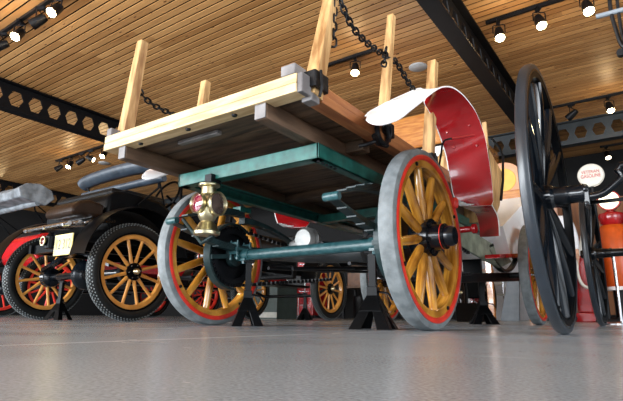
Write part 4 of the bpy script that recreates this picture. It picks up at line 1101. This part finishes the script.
# ------------------------------------------------------------ people
def skin_obj(name, V, E_, Rr, mat, parent, loc=None, sub=1):
    me = bpy.data.meshes.new(name); me.from_pydata(V, E_, []); me.materials.append(MATS[mat])
    o = bpy.data.objects.new(name, me); S.collection.objects.link(o); o.parent = parent
    import bmesh
    bm = bmesh.new(); bm.from_mesh(me); bm.verts.layers.skin.verify(); bm.to_mesh(me); bm.free()
    sk = me.skin_vertices[0].data
    for i, r in enumerate(Rr): sk[i].radius = (r, r) if isinstance(r, (int, float)) else r
    sk[0].use_root = True
    m = o.modifiers.new('skin', 'SKIN'); m.use_smooth_shade = True
    s_ = o.modifiers.new('sub', 'SUBSURF'); s_.levels = sub; s_.render_levels = sub
    return o
def person(label, loc, rz, shirt, legs, shorts=False, arm_r='down', arm_l='down', hair='hair'):
    t = thing('person', label, 'person', loc, rz)
    V = []; E_ = []; R_ = []
    def add(p, r, par=None):
        V.append(p); R_.append(r)
        if par is not None: E_.append((par, len(V)-1))
        return len(V)-1
    pel = add((0, 0, .93), (.14, .10)); wai = add((0, 0, 1.08), (.125, .09), pel); che = add((0, .0, 1.30), (.15, .105), wai)
    nk = add((0, .01, 1.46), .055, che); hd0 = add((0, -.005, 1.53), .06, nk); hd1 = add((0, -.01, 1.62), (.075, .09), hd0); hd2 = add((0, -.005, 1.70), (.055, .07), hd1)
    arms = {}
    for s, mode in ((1, arm_r), (-1, arm_l)):
        sh = add((s*.17, .0, 1.40), .055, che)
        if mode == 'down': el = (s*.23, .02, 1.14); wr_ = (s*.24, -.06, .90)
        else: el = (s*.33, -.10, 1.22); wr_ = (s*.42, -.20, 1.42)
        e_ = add(el, .042, sh); w_ = add(wr_, .027, e_)
        d_ = (Vector(wr_)-Vector(el)).normalized(); pa = Vector(wr_)+d_*.06
        p_ = add(tuple(pa), (.036, .018), w_); side = d_.cross(Vector((1, 0, 0))).normalized() if mode == 'down' else Vector((0, 1, 0)).cross(d_)
        for k, ln in enumerate((.062, .075, .07, .055)):
            q = pa+side*((k-1.5)*.018)+d_*.03; q1 = add(tuple(q), .009, p_); q2 = add(tuple(q+d_*ln*.55), .0085, q1); add(tuple(q+d_*ln+Vector((0, -.012, 0))), .007, q2)
        th = pa-d_*.03+side*.035; q1 = add(tuple(th), .010, w_); add(tuple(th+d_*.04+side*.015), .009, q1)
        arms[s] = (sh, e_, w_)
    for s in (1, -1):
        hp = add((s*.09, 0, .88), .085, pel); kn = add((s*.10, -.015, .48), .055, hp); an = add((s*.10, .02, .09), .036, kn); ft = add((s*.11, -.05, .04), (.042, .03), an); add((s*.12, -.15, .03), (.04, .022), ft)
    skin_obj('body', V, E_, R_, 'skin', t, sub=2)
    # shirt
    v = [(0, 0, .84), (0, 0, 1.08), (0, 0, 1.30), (0, .005, 1.42)]; r = [(.155, .115), (.15, .115), (.172, .125), (.10, .08)]; e = [(0, 1), (1, 2), (2, 3)]
    for s in (1, -1):
        sh, el, wr_ = arms[s]; b0 = len(v); A, B, C_ = Vector(V[sh]), Vector(V[el]), Vector(V[wr_])
        v += [tuple(A), tuple(B), tuple(B.lerp(C_, .85))]; r += [.07, .056, .042]; e += [(2, b0), (b0, b0+1), (b0+1, b0+2)]
    skin_obj('shirt', v, e, r, shirt, t)
    v = [(0, 0, 1.0), (0, 0, .90)]; r = [(.15, .115), (.16, .12)]; e = [(0, 1)]
    for s in (1, -1):
        b0 = len(v); zz = .50 if shorts else .12
        v += [(s*.092, 0, .80), (s*.10, -.01, .55), (s*.10, 0, zz)]; r += [.098, .078, .072 if shorts else .062]; e += [(1, b0), (b0, b0+1), (b0+1, b0+2)]
    skin_obj('trousers', v, e, r, legs, t)
    for s in (1, -1):
        m = MB().lathe([(-.17, .001), (-.16, .035), (-.10, .046), (.0, .042), (.06, .045), (.085, .03), (.09, .001)], 'Y', 14, (s*.112, 0, .045)); m.v = [(x, y_, max(.0, z*1.0)) for x, y_, z in m.v]
        m.build('shoe', 'black_leather', t, smooth=True)
    m = MB().lathe([(0, .001), (.002, .06), (-.02, .09), (-.06, .100), (-.10, .098), (-.13, .085)][::-1], 'Z', 20, (0, .022, 1.775)); m.build('hair', hair, t, smooth=True)
    f = MB()
    f.tube([(0, -.098, 1.66), (0, -.118, 1.615), (0, -.098, 1.605)], [.008, .014, .008], 8); f.build('nose', 'skin', t, smooth=True)
    for s in (1, -1):
        MB().lathe([(-.006, .001), (-.004, .010), (.004, .010)], 'Y', 10, (s*.033, -.092, 1.655)).build('eye', 'ink', t, smooth=True)
        MB().lathe([(-.01, .001), (-.006, .022), (.006, .024), (.01, .001)], 'X', 10, (s*.088, .005, 1.64)).build('ear', 'skin', t, smooth=True)
    MB().tube([(-.024, -.094, 1.575), (0, -.100, 1.572), (.024, -.094, 1.575)], .005, 6).build('mouth', 'sign_red', t, smooth=True)
    return t
q = at(563, 300, 1, 7.6)
person('person in a white shirt and dark trousers behind the tall black wheel', (q.x, 7.55, 0), .1, 'white_cloth', 'dark_cloth', False, 'down', 'down')
q = at(482, 300, 1, 10.0)
person('person in beige shorts standing far behind the red mudguard', (q.x, 10.0, 0), .2, 'white_cloth', 'beige_cloth', True)
